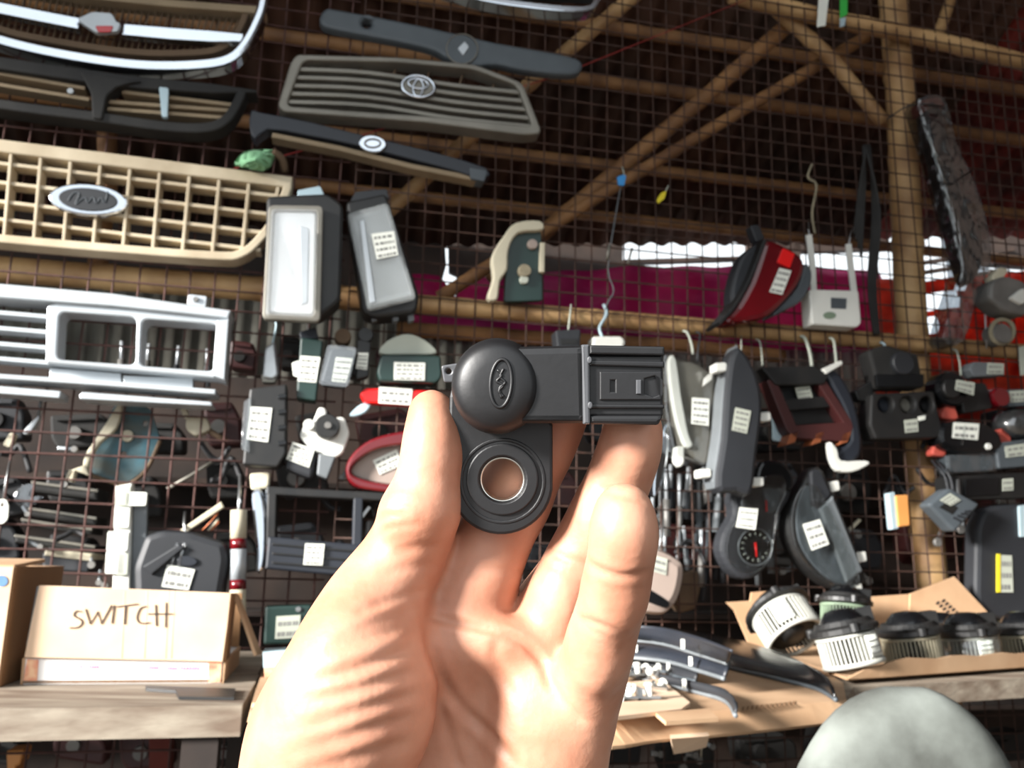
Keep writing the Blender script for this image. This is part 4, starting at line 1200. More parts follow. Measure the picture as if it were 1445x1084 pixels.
t.plate('gauge_panel', rnd([(1076, 690), (1104, 684), (1098, 720), (1084, 726)], 6), 0.048, 0.054, 'grey_mid', bev=0.002)
t.tube('needle', [(1082, 722, 0.055), (1081, 706, 0.055)], 0.0016, 'red_bright')
t.plate('hood', spl([(1076, 652), (1104, 652), (1120, 672), (1118, 692), (1100, 690), (1070, 680)], True, 3), 0.045, 0.065, 'black_gloss', bev=0.006)
t.plate('clear_face', spl([(1080, 672), (1104, 672), (1110, 694), (1098, 724), (1088, 786), (1070, 806), (1046, 808), (1026, 786), (1028, 754), (1044, 726), (1050, 696)], True, 3), 0.062, 0.066, 'film', bev=0.002)
t.sticker([(1044, 716), (1070, 718), (1066, 748), (1039, 744)], 0.068, 'paper', 3, bars=True)
t.disc('white_peg', 1069, 681, 0.06, 0.071, 5, 'white_plastic')
t = Th('instrument_cluster', 'fan-shaped instrument cluster with scuffed clear face and big label', 'instrument cluster', 1165, 832, 0.0)
t.plate('housing', spl([(1148, 660), (1162, 664), (1176, 694), (1196, 740), (1218, 800), (1222, 822), (1206, 834), (1176, 830), (1142, 806), (1120, 776), (1112, 744), (1118, 710), (1134, 680)], True, 3), 0.004, 0.05, 'black', bev=0.008)
t.plate('face', spl([(1134, 690), (1148, 690), (1172, 730), (1194, 780), (1206, 818), (1182, 824), (1150, 800), (1128, 764), (1124, 722)], True, 3), 0.048, 0.054, 'grey_mid', bev=0.003)
t.plate('hood', rnd([(1144, 664), (1158, 662), (1174, 698), (1156, 718), (1146, 712)], 5), 0.048, 0.062, 'charcoal', bev=0.004)
t.plate('visor_strip', [(1158, 718), (1176, 700), (1218, 806), (1196, 822)], 0.052, 0.064, 'grey', bev=0.004)
t.plate('clear_face', spl([(1130, 690), (1150, 684), (1176, 726), (1200, 780), (1214, 822), (1184, 828), (1146, 804), (1122, 768), (1118, 722)], True, 3), 0.066, 0.07, 'film', bev=0.002)
t.sticker([(1133, 740), (1157, 733), (1170, 768), (1146, 777)], 0.0715, 'paper', 3)
for (x, y) in ((1178, 686), (1216, 786), (1210, 830)):
    t.plate('white_lug', rnd([(x - 7, y - 6), (x + 6, y - 8), (x + 8, y + 6), (x - 5, y + 9)], 3), 0.02, 0.05, 'white_plastic', bev=0.002)

t = Th('mirror_shell', 'taupe wing mirror shell with label, beyond the raised little finger', 'mirror', 930, 868, 0.0)
t.plate('shell', spl([(900, 766), (926, 772), (956, 786), (968, 802), (962, 840), (948, 862), (930, 868), (900, 858), (890, 810)], True, 4), 0.004, 0.09, 'taupe', bev=0.018)
t.plate('glass_slot', spl([(906, 828), (924, 836), (944, 850), (940, 858), (920, 852), (904, 844)], True, 3), 0.088, 0.092, 'black_gloss', bev=0.001)
t.sticker([(922, 783), (942, 789), (940, 812), (920, 806)], 0.0915, 'paper_dull', 2)
t.tube('hook_wire', [(930, 772, 0.03), (934, 752, 0.012), (936, 734, 0.002)], 0.0015, 'steel')

t = Th('small_bottle', 'olive brown leather pouch hanging beside the taupe mirror shell', 'pouch', 975, 866, -0.06)
t.plate('pouch', rnd([(962, 806), (984, 804), (992, 822), (982, 860), (960, 866), (952, 840)], 6), -0.06, -0.02, 'brown_dust', bev=0.006)

# ------------------------------------------------------------------ stock stored behind the mesh
lab = {'shock_rod': ('slim grey damper rod standing behind the wire mesh', 'rod', 'damper rods behind the mesh'),
       'dark_housing': ('dark dusty plastic housing stored behind the wire mesh', 'housing', 'dark housings behind the mesh'),
       'pale_fitting': ('small pale metal fitting hooked on the wire mesh', 'fitting', 'pale fittings hooked on the mesh'),
       'rubber_hose': ('bent black rubber hose caught against the wire mesh', 'hose', 'rubber hoses on the mesh')}
rr = random.Random(11)
def rods(x0, x1, y0, y1, k, n0=-0.16, n1=-0.06):
    for i in range(k):
        px = x0 + (x1 - x0) * (i + rr.random() * 0.7) / k
        py = y0 + rr.uniform(0, 30)
        ln = rr.uniform(50, y1 - y0)
        n = rr.uniform(n0, n1)
        t = Th('shock_rod', lab['shock_rod'][0], 'rod', px, py + ln, n, lab['shock_rod'][2])
        lean = rr.uniform(-4, 4)
        t.tube('tube', [(px, py + ln * 0.45, n), (px + lean, py + ln, n)], rr.uniform(0.006, 0.009), rr.choice(('steel_dust', 'charcoal', 'grey', 'grey')), 8)
        t.tube('piston', [(px - lean * 0.7, py, n), (px, py + ln * 0.46, n)], 0.0045, 'silver', 6)
rods(918, 1030, 650, 800, 12, -0.09, -0.03)
rods(925, 1030, 735, 860, 9, -0.05, -0.02)
rods(1020, 1110, 700, 830, 5, -0.1, -0.03)
rods(150, 320, 470, 530, 4, -0.5, -0.3)
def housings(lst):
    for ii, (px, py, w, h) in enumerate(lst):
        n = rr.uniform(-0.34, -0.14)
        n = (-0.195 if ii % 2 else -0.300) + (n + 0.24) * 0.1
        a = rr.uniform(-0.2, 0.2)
        m = rr.choice(('black', 'black_dust', 'black_dust', 'charcoal', 'maroon', 'rubber_dark'))  # black stock colours, chosen dark to carry the shade behind the mesh
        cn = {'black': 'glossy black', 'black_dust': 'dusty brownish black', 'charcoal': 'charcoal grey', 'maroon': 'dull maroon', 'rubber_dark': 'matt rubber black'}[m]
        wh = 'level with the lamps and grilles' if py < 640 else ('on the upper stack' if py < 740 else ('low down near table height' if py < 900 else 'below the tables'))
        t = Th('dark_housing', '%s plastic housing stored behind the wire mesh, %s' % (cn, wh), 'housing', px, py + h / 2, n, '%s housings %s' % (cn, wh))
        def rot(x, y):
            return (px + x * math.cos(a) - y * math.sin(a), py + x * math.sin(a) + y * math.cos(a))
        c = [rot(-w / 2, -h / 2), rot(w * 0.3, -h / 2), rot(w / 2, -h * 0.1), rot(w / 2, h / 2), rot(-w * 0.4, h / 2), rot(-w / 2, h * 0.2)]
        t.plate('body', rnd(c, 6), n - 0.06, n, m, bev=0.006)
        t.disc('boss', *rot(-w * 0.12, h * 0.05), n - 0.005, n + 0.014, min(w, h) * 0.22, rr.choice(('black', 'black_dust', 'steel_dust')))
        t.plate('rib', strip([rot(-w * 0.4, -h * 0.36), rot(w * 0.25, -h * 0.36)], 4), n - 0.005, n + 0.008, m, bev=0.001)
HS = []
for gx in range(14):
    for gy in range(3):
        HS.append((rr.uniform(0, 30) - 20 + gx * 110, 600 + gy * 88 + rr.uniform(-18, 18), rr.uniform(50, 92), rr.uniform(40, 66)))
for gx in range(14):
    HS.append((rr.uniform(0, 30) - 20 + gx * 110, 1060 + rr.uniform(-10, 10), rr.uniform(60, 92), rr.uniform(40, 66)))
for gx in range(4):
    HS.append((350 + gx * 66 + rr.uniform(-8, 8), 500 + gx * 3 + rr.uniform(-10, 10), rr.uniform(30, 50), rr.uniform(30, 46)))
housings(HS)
for i in range(44):
    px, py = rr.uniform(10, 1440), rr.uniform(590, 860)
    if i > 36:
        px, py = rr.uniform(880, 1130), rr.uniform(1045, 1080)
    n = rr.uniform(-0.003, -0.001)
    t = Th('pale_fitting', lab['pale_fitting'][0], 'fitting', px, py + 8, n, lab['pale_fitting'][2])
    a = rr.uniform(0, 3.1)
    c, s_ = math.cos(a), math.sin(a)
    L_ = rr.uniform(5, 13)
    t.plate('shank', strip([(px - c * L_, py - s_ * L_), (px + c * L_, py + s_ * L_)], rr.uniform(3, 7)), n - 0.008, n, rr.choice(('ivory', 'steel', 'grey', 'steel_dust', 'silver')), bev=0.001)
    t.disc('eye', px + c * L_, py + s_ * L_, n - 0.006, n + 0.003, rr.uniform(4, 6), 'steel_dust', seg=12)
for i in range(16):
    px, py = rr.uniform(0, 1440), rr.uniform(600, 800)
    n = -0.006
    t = Th('rubber_hose', lab['rubber_hose'][0], 'hose', px, py + 20, n, lab['rubber_hose'][2])
    t.tube('hose', [(px + k * 14, py + rr.uniform(-22, 22), n - 0.004 * k * (3 - k)) for k in range(4)], 0.005, 'rubber_dark', 8, sub=5)
t = Th('red_stand', 'rust red square post under the shelf behind the mesh', 'post', 225, 1090, -0.07)
t.plate('post', [(210, 1020), (240, 1020), (242, 1200), (210, 1200)], -0.09, -0.05, 'rust_red', bev=0.002)
t = Th('yellow_cup', 'dull yellow plastic cup under the shelf behind the mesh', 'cup', 20, 1086, -0.05)
t.plate('cup', rnd([(8, 1060), (34, 1058), (28, 1080), (22, 1082), (20, 1100), (10, 1100)], 4), -0.09, -0.04, 'orange_plastic', bev=0.004)
# ------------------------------------------------------------------ shelf, tables
def prism(name, pts, z0, z1, m, parent=None, base=None):
    """flat board from world x,y outline"""
    base = base or Vector((0, 0, 0))
    k = len(pts)
    vs = [Vector((p[0], p[1], z0)) - base for p in pts] + [Vector((p[0], p[1], z1)) - base for p in pts]
    fs = [tuple(reversed(range(k))), tuple(range(k, 2 * k))] + [(i, (i + 1) % k, k + (i + 1) % k, k + i) for i in range(k)]
    o = mesh_obj(name, vs, fs, m, parent)
    bm = bmesh.new(); bm.from_mesh(o.data); bmesh.ops.recalc_face_normals(bm, faces=bm.faces); bm.to_mesh(o.data); bm.free()
    return o

class Flat:
    """thing standing on the table: an Empty in world space"""
    def __init__(s, name, label, cat, loc, group=None, rot=None):
        s.e = bpy.data.objects.new(name, None)
        s.e.empty_display_size = 0.05
        COL.objects.link(s.e)
        s.a = Vector(loc)
        s.e.matrix_world = Matrix.Translation(s.a) @ (rot or Matrix.Identity(4))
        tag(s.e, label, cat, group)
        THINGS.append(s.e)

n_sh = -TW(170, 998).y
xl, xe = -2.3, TW(340, 990).x
t = Flat('shelf', 'weathered wooden shelf plank carrying the SWITCH box', 'shelf', WALL @ Vector((xl / 2 + xe / 2, -n_sh / 2, 0)))
iw = t.e.matrix_world.inverted()
def wp(x, y):
    v = WALL @ Vector((x, y, 0))
    return (v.x, v.y)
prism('plank', [wp(xl, -0.008), wp(xe, -0.008), wp(xe, -n_sh * 0.55), wp(xl, -n_sh * 0.55)], ZT - 0.032, ZT, 'plank', t.e, t.a)
prism('plank', [wp(xl, -n_sh * 0.56), wp(xe + 0.004, -n_sh * 0.56), wp(xe + 0.004, -n_sh), wp(xl, -n_sh)], ZT - 0.034, ZT, 'plank', t.e, t.a)
for x in (xl + 0.1, xl + 1.0, xe - 0.06):
    for y in (-0.03, -n_sh + 0.03):
        prism('leg', [wp(x, y - 0.02), wp(x + 0.04, y - 0.02), wp(x + 0.04, y + 0.02), wp(x, y + 0.02)], 0, ZT - 0.034, 'plank_dark', t.e, t.a)

def t2(px, py, z=ZT):
    v = T(px, py, z); return (v.x, v.y)
bl, br = WALL @ Vector((xe + 0.02, -0.008, 0)), WALL @ Vector((2.3, -0.008, 0))
front = [t2(1620, 948), t2(1205, 970), t2(1195, 986), t2(845, 1002), t2(354, 1000)]
t = Flat('table', 'grey wooden table under the cardboard sheets and blower motors', 'table', (0.5, 1.5, 0))
prism('table_top', [(bl.x, bl.y), front[4], front[3], front[2], front[1], front[0], (br.x, br.y)], ZT - 0.03, ZT, 'plank', t.e, t.a)
for (x, y) in ((bl.x + 0.06, bl.y - 0.08), (br.x - 0.3, br.y - 0.12), (t2(1500, 945)[0], t2(1500, 945)[1]), (t2(780, 985)[0], t2(780, 985)[1])):
    prism('leg', [(x - 0.02, y - 0.02), (x + 0.02, y - 0.02), (x + 0.02, y + 0.02), (x - 0.02, y + 0.02)], 0, ZT - 0.03, 'plank_dark', t.e, t.a)

CAMW = WINV @ CAM.translation
def TC(px, py, z=ZT, n=0.022):
    """point on a level plane, stopped n metres short of the wire mesh"""
    w = WINV @ T(px, py, z)
    if w.y > -n or (w.y - CAMW.y) < 0:
        k = (-n - CAMW.y) / (w.y - CAMW.y)
        w = Vector((CAMW.x + (w.x - CAMW.x) * k, -n, z))
    return WALL @ w
def TV(px, py, z, n):
    """point on a level plane, or leaning n metres in front of the mesh if the plane runs out"""
    p = T(px, py, z)
    return p if (WINV @ p).y < -n else WALL @ P(px, py, n)
def settle(e, z):
    """lower or lift a thing until its lowest point is at height z"""
    lo = min((e.matrix_world @ v.co).z for c in e.children_recursive if c.type == 'MESH' for v in c.data.vertices)
    e.matrix_world = Matrix.Translation((0, 0, z - lo)) @ e.matrix_world

# ------------------------------------------------------------------ SWITCH carton
nb = -TW(170, 966).y
t = Th('cardboard_box', 'open cardboard box with SWITCH handwritten on its front flap', 'cardboard box', 170, 966, nb)
t.a = t.a.copy()
dn = 0.22
zb0 = t.a.z
def wbox(name, quad_front, n0, n1, m, **k):
    return t.plate(name, quad_front, n0, n1, m, bev=0.0006, **k)
lt = wbox('tray_front', [(34, 930), (316, 935), (313, 965.2), (31, 967.2)], nb - 0.004, nb, 'carton_white')
wbox('tray_back', [(34, 930), (316, 935), (313, 965.2), (31, 967.2)], nb - dn, nb - dn + 0.004, 'carton_white', np_=nb)
a0, a1 = P(31, 967.2, nb), P(34, 930, nb)
b0, b1 = P(313, 965.2, nb), P(316, 935, nb)
for (p0, p1, nm) in ((a0, a1, 'tray_side'), (b0, b1, 'tray_side')):
    vs = [Vector((p0.x, -nb, p0.z)), Vector((p0.x, -nb + dn, p0.z)), Vector((p1.x, -nb + dn, p1.z)), Vector((p1.x, -nb, p1.z))]
    mesh_obj(nm, [v - t.a for v in vs], [(0, 1, 2, 3)], 'cardboard', t.e, solid=0.004)
vs = [Vector((a0.x, -nb, a0.z + 0.003)), Vector((b0.x, -nb, b0.z + 0.003)), Vector((b0.x, -nb + dn, b0.z + 0.003)), Vector((a0.x, -nb + dn, a0.z + 0.003))]
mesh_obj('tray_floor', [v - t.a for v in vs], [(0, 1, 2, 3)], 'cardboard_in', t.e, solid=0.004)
for q in ([(38, 931), (54, 932), (52, 962), (33, 962)], [(294, 935), (313, 935), (311, 964), (294, 964)]):
    t.plate('printed_corner', q, nb, nb + 0.0012, 'carton_red', bev=0.0002, parent=lt)
prs = []
for (x0, x1, y) in ((113, 117, 942), (126, 141, 942), (210, 224, 943), (236, 250, 944), (255, 262, 944), (264, 283, 944)):
    x = x0
    while x < x1 - 2:
        prs.append(([t.q(x, y - 2, nb + 0.0012), t.q(x + 2.4, y - 2, nb + 0.0012), t.q(x + 2.4, y + 2.5, nb + 0.0012), t.q(x, y + 2.5, nb + 0.0012)], [(0, 1, 2, 3)]))
        x += 3.6
mesh_obj('small_print', *merge(prs), 'ink_pink', lt)['kind'] = 'stuff'
# tall brown front flap with the word
nf = nb + 0.006
fl = t.plate('front_flap', [(55, 827), (326, 838), (321, 884), (314, 935), (34, 929), (44, 878)], nf - 0.005, nf, 'cardboard_pale', bev=0.0008)
def zz(x, y):
    return (x / 3.565, 780 + y / 3.565)
letters = {'letter_s': [[(408, 300), (382, 298), (372, 320), (408, 342), (410, 362), (388, 380), (350, 382)]],
           'letter_w': [[(430, 288), (452, 362), (490, 300), (508, 362), (560, 268)]],
           'letter_i': [[(574, 268), (562, 360)]],
           'letter_t': [[(588, 276), (692, 262)], [(632, 270), (625, 364)]],
           'letter_c': [[(738, 274), (705, 284), (688, 330), (706, 358), (752, 356)]],
           'letter_h': [[(782, 266), (786, 372)], [(836, 254), (832, 380)], [(744, 312), (872, 312)]]}
for nm, strokes in letters.items():
    prs = []
    for st in strokes:
        pts = [zz(*p) for p in (spl(st, False, 4) if len(st) > 2 and nm in ('letter_s', 'letter_c') else st)]
        prs.append(tube_data([t.q(x, y, nf + 0.0006) for x, y in pts], 0.0009, 6))
    o = mesh_obj(nm, *merge(prs), 'ink', fl)
for x in (176, 208, 238, 246):
    t.tube('flute_crease', [(x, 835, nf - 0.0004), (x - 4, 930, nf - 0.0004)], 0.0008, 'cardboard_pale', 5, parent=fl)
t.plate('side_flap', [(52, 828), (56, 830), (42, 905), (36, 914)], nb - 0.012, nb - 0.008, 'grey', bev=0.0006, label='grey inner side flap')
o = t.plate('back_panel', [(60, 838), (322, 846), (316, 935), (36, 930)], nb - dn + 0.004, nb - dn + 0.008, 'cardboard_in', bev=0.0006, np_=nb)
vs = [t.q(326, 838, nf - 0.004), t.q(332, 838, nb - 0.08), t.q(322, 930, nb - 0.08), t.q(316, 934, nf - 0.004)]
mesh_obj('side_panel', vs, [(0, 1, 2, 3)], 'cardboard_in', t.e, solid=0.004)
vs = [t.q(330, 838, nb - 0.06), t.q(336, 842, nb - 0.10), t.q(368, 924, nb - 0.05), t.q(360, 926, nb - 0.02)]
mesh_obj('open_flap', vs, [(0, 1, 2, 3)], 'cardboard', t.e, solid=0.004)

t.e.matrix_world = Matrix.Translation((0, 0, 0.0008)) @ t.e.matrix_world

t = Th('cardboard_box', 'plain brown carton with a blue dot beside the SWITCH box', 'cardboard box', 0, 972, nb + 0.02)
nc = nb + 0.02
A, B = P(20, 800, nc), P(20, 972, nc)
x0, x1, zt, zb_ = A.x - 0.30, A.x, A.z, ZT + 0.001
def wq(name, pts, m, parent=None):
    return mesh_obj(name, [Vector(p) - t.a for p in pts], [tuple(range(len(pts)))], m, parent or t.e, solid=0.005)
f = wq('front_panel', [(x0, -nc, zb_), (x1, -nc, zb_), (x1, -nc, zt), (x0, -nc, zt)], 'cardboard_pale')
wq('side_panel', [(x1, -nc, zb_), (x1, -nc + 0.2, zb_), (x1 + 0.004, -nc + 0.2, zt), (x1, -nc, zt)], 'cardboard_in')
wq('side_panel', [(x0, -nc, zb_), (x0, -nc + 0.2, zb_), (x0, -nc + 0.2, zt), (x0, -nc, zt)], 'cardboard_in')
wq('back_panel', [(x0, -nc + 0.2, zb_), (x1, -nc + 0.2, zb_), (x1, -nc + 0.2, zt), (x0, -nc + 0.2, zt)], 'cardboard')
wq('top_flap', [(x0, -nc, zt), (x1, -nc, zt), (x1 + 0.01, -nc + 0.09, zt + 0.008), (x0, -nc + 0.09, zt + 0.008)], 'cardboard')
t.plate('blue_dot', ell(2, 820, 9, 8), nc + 0.0025, nc + 0.0035, 'ink_blue', bev=0.0002, parent=f)

t = Th('gap_shade', 'black sheet standing in for the shaded gap under the SWITCH box', 'gap shade', 265, 980, nb)  # black sheet put in as the shaded gap below the box
prism('sheet', [t2(205, 972), t2(332, 976), t2(330, 989), t2(252, 988), t2(248, 979), t2(206, 976)], ZT + 0.0005, ZT + 0.004, 'black', None).name = 'gap_shade_sheet'
o = bpy.data.objects['gap_shade_sheet']; mw = t.e.matrix_world.copy(); o.data.transform(mw.inverted()); o.parent = t.e; o.name = 'sheet'
npc = -TW(392, 962).y
t = Th('pill_carton', 'small white carton with a pink mark behind the hand', 'carton', 392, 962, npc)
t.plate('carton', rnd([(370, 927), (420, 924), (420, 949), (371, 951)], 2), npc - 0.05, npc, 'ice_blue', bev=0.002)
t.plate('pink_band', [(372, 950), (420, 948), (420, 962), (373, 964)], npc - 0.049, npc - 0.001, 'carton_red', bev=0.001)
settle(t.e, ZT + 0.0048)

# ------------------------------------------------------------------ cardboard sheets on the table
def lay(name, label, pts, z=ZT + 0.002, m='cardboard', th=0.004):
    c = T(*pts[0])
    t = Flat(name, label, 'cardboard', (c.x, c.y, z))
    o = prism('sheet', [t2(*p) for p in pts], z, z + th, m, t.e, t.a)
    return t
t = Flat('cardboard_sheet', 'large flattened cardboard sheet drooping over the table front', 'cardboard', (0.3, 1.2, ZT))
rows = [[(372, 945), (600, 940), (820, 930), (900, 925), (1010, 905), (1110, 905)], [(360, 978), (600, 984), (820, 988), (900, 984), (1040, 968), (1190, 966)], [(356, 994), (600, 1008), (820, 1016), (900, 1014), (1040, 1003), (1194, 990)], [(350, 1020), (600, 1044), (836, 1056), (930, 1046), (1060, 1034), (1200, 1018)]]
zs = [ZT + 0.003, ZT + 0.003, ZT + 0.003, ZT - 0.016]
vs, fs = [], []
RW = [spl(r_, False, 5) for r_ in rows]
for r_, z_ in zip(RW, zs):
    for x, y in r_:
        vs.append(TC(x, y, z_) - t.a)
mm = len(RW[0])
for j in range(3):
    for i in range(mm - 1):
        fs.append((j * mm + i, (j + 1) * mm + i, (j + 1) * mm + i + 1, j * mm + i + 1))
sh = mesh_obj('sheet', vs, fs, 'cardboard', t.e, solid=0.004)
o = mesh_obj('torn_flap', [T(946, 1040, ZT - 0.006) - t.a, T(1000, 1036, ZT - 0.006) - t.a, T(996, 1052, ZT - 0.03) - t.a, T(975, 1058, ZT - 0.034) - t.a, T(950, 1062, ZT - 0.034) - t.a], [(0, 1, 2, 3, 4)], 'cardboard_pale', t.e, solid=0.004)
prs = []
for k in range(12):
    x, y = 1046 + k * 6.5, 1003 - k * 0.7
    prs.append(([T(x, y, ZT + 0.0056) - t.a, T(x + 4, y - 0.4, ZT + 0.0056) - t.a, T(x + 5, y - 6, ZT + 0.0056) - t.a, T(x + 1, y - 5.5, ZT + 0.0056) - t.a], [(0, 1, 2, 3)]))
mesh_obj('faded_print', *merge(prs), 'cardboard_in', sh)
lay('cardboard_sheet', 'small pale cardboard piece holding the loose metal clips', [(815, 985), (932, 972), (974, 1008), (962, 1018), (838, 1034)], ZT + 0.009, 'cardboard_pale')
lay('cardboard_sheet', 'narrow folded cardboard strip by the torn flap', [(925, 1022), (1000, 1016), (1014, 1030), (940, 1036)], ZT + 0.008, 'cardboard')

# shallow tray with tall rear flaps under the blowers
t = Flat('cardboard_tray', 'shallow cardboard tray with tall rear flaps holding blower motors', 'cardboard box', T(1300, 950))
q = [T(1196, 967), T(1500, 944), TC(1480, 905, n=0.03), TC(1072, 905, n=0.03)]
ZF = ZT + 0.0105                            # top of the tray floor
fs4 = [(0, 1, 2, 3)]
mesh_obj('tray_floor', [v - t.a + Vector((0, 0, 0.0085)) for v in q], fs4, 'cardboard', t.e, solid=0.004)
h = Vector((0, 0, 0.034))
fr = []
K = 16
for i in range(K + 1):
    u = i / K
    p = q[0] * (1 - u) + q[1] * u
    hh = 0.028 * min(1, 0.25 + u * 4) + 0.002 * math.sin(i * 1.9)
    fr += [p - t.a + Vector((0, 0, 0.008)), p - t.a + Vector((0.003, 0.004, hh + 0.004))]
mesh_obj('front_wall', fr, [(2 * i, 2 * i + 2, 2 * i + 3, 2 * i + 1) for i in range(K)], 'cardboard', t.e, solid=0.005)
def wallpts(pts):
    out = []
    for p in pts:
        v = WALL @ P(*p)
        if p[1] == 905: v.z = ZF - 0.001          # foot of the flap stands on the tray floor
        out.append(v - t.a)
    return out
o = mesh_obj('rear_flap', wallpts([(1170, 905, 0.045), (1172, 850, 0.045), (1230, 842, 0.045), (1290, 838, 0.045), (1300, 905, 0.045)]), [(0, 1, 2, 3, 4)], 'cardboard', t.e, solid=0.004)
o = mesh_obj('rear_flap', wallpts([(1280, 905, 0.06), (1284, 838, 0.06), (1346, 814, 0.06), (1404, 876, 0.06), (1404, 905, 0.06)]), [(0, 1, 2, 3, 4)], 'cardboard', t.e, solid=0.004)
prs = []
for k in range(7):
    for c in range(2):
        x, y = 1324 + k * 4.6 + c * 8, 848 + k * 4.2 - c * 3
        prs.append((wallpts([(x, y, 0.0628), (x + 3, y + 2.4, 0.0628), (x - 1.5, y + 6, 0.0628), (x - 4, y + 4, 0.0628)]), [(0, 1, 2, 3)]))
mesh_obj('stamped_print', *merge(prs), 'ink', o)
o = mesh_obj('rear_flap', wallpts([(1058, 905, 0.055), (1036, 862, 0.055), (1024, 850, 0.055), (1058, 848, 0.055), (1060, 836, 0.055), (1086, 834, 0.055), (1110, 846, 0.055), (1110, 905, 0.055)]), [tuple(range(8))], 'cardboard', t.e, solid=0.004)

# ------------------------------------------------------------------ blower motors
def blower(label, loc, R_, H_, rot, fin_m, sticker=None, film=False, cap=True, group=None):
    t = Flat('blower_motor', label, 'blower motor', loc, group, rot)
    k = 44
    prs = []
    for i in range(k):
        a = 2 * math.pi * i / k
        v, f = box_data(R_ * 0.86, R_, -0.0011, 0.0011, 0.004, H_ - 0.003)
        mt = Matrix.Rotation(a, 4, 'Z')
        prs.append(([mt @ p for p in v], f))
    o = mesh_obj('fin', *merge(prs), fin_m, t.e); o['kind'] = 'stuff'
    def ringo(nm, z, rr_, r_, m):
        pts = [(rr_ * math.cos(a), rr_ * math.sin(a), z) for a in [2 * math.pi * i / 32 for i in range(33)]]
        return mesh_obj(nm, *tube_data(pts, r_, 6, False), m, t.e, True)
    ringo('rim', 0.004, R_ * 0.97, 0.004, fin_m)
    ringo('rim', H_ - 0.004, R_ * 0.97, 0.003, fin_m)
    mesh_obj('core', *lathe_data([(R_ * 0.8, 0.014), (R_ * 0.84, 0.02), (R_ * 0.84, H_ - 0.002)], 28), 'fin_gap_shade', t.e, True)  # dark filler, its colour stands in for shade inside the wheel
    mesh_obj('hub', *lathe_data([(R_ * 0.3, 0.003), (R_ * 0.42, 0.012), (R_ * 0.5, 0.02)], 20), 'black', t.e, True)
    mesh_obj('flange', *lathe_data([(R_ * 1.02, H_), (R_ * 1.16, H_ + 0.002), (R_ * 1.16, H_ + 0.009), (R_ * 0.98, H_ + 0.013), (R_ * 0.9, H_ + 0.02)], 32), 'black', t.e, False)
    if cap:
        c = mesh_obj('motor_can', *lathe_data([(R_ * 0.78, H_ + 0.012), (R_ * 0.74, H_ + 0.02), (R_ * 0.62, H_ + 0.028), (R_ * 0.45, H_ + 0.036), (R_ * 0.2, H_ + 0.038)], 24), 'black_gloss', t.e, True)
        v, f = box_data(R_ * 0.5, R_ * 1.05, -0.012, 0.012, H_ + 0.012, H_ + 0.034)
        mesh_obj('plug', v, f, 'black', t.e)
        for i in range(3):
            a = 2 * math.pi * i / 3 + 0.5
            mesh_obj('lug', *lathe_data([(0.008, H_ + 0.002), (0.008, H_ + 0.014), (0.004, H_ + 0.016)], 10, Matrix.Translation((R_ * 1.1 * math.cos(a), R_ * 1.1 * math.sin(a), 0))), 'black', t.e)
    def patch(nm, a0, a1, z0, z1, rr_, m, par=None):
        vs, fs = [], []
        for i in range(9):
            a = a0 + (a1 - a0) * i / 8
            vs += [(rr_ * math.cos(a), rr_ * math.sin(a), z0), (rr_ * math.cos(a), rr_ * math.sin(a), z1)]
            if i: fs.append((2 * i - 2, 2 * i, 2 * i + 1, 2 * i - 1))
        return mesh_obj(nm, vs, fs, m, par or t.e, True, solid=0.0008)
    if sticker is not None:
        a = sticker
        lb = patch('price_label', a - 0.3, a + 0.3, H_ * 0.22, H_ * 0.86, R_ * 1.03, 'paper')
        for k_ in range(3):
            patch('print_line', a - 0.28, a + 0.24, H_ * (0.32 + 0.17 * k_), H_ * (0.37 + 0.17 * k_), R_ * 1.045, 'print', lb)
    if film:
        patch('wrap_film', -2.9, -0.2, H_ * 0.1, H_ * 1.1, R_ * 1.06, 'film')
    settle(t.e, ZF - 0.0006)
    return t
def on_table(px, py, R_, z=0.008):
    v = T(px, py, ZT + z)
    d = Vector((v.x, v.y, 0)).normalized()
    return v + d * R_
RX = lambda a: Matrix.Rotation(math.radians(a), 4, 'X')
RY = lambda a: Matrix.Rotation(math.radians(a), 4, 'Y')
big = blower('large white blower motor resting on its side, wheel mouth open', (WALL @ P(1124, 892, 0.26)), 0.055, 0.062, RY(-22) @ RX(-38), 'fin_white', sticker=-1.75)
settle(big.e, ZT + 0.0046)                # stands on the flat sheet beside the tray
blower('green-finned blower motor behind the front row', (WALL @ P(1190, 884, 0.135)), 0.046, 0.084, RY(6) @ RX(-6), 'green_fin')
blower('white-finned blower motor at the torn tray corner, with label', on_table(1207, 957, 0.046), 0.046, 0.050, RY(-12) @ RX(-6), 'fin_white', sticker=-1.0)
blower('tan-finned blower motor with clear cap sticker, second in tray row', on_table(1292, 946, 0.047), 0.047, 0.046, RY(-8), 'fin_tan')
blower('grey-finned blower motor with torn white label, third in tray row', on_table(1372, 942, 0.048), 0.048, 0.045, RY(-6), 'fin_white', sticker=-1.45, film=True)
blower('grey-finned blower motor at the far end of the tray row', on_table(1452, 936, 0.048), 0.048, 0.045, RY(-6), 'fin_tan')
blower('half-hidden black-capped blower motor behind the tray row', on_table(1331, 931, 0.042), 0.042, 0.044, RY(0), 'fin_tan')

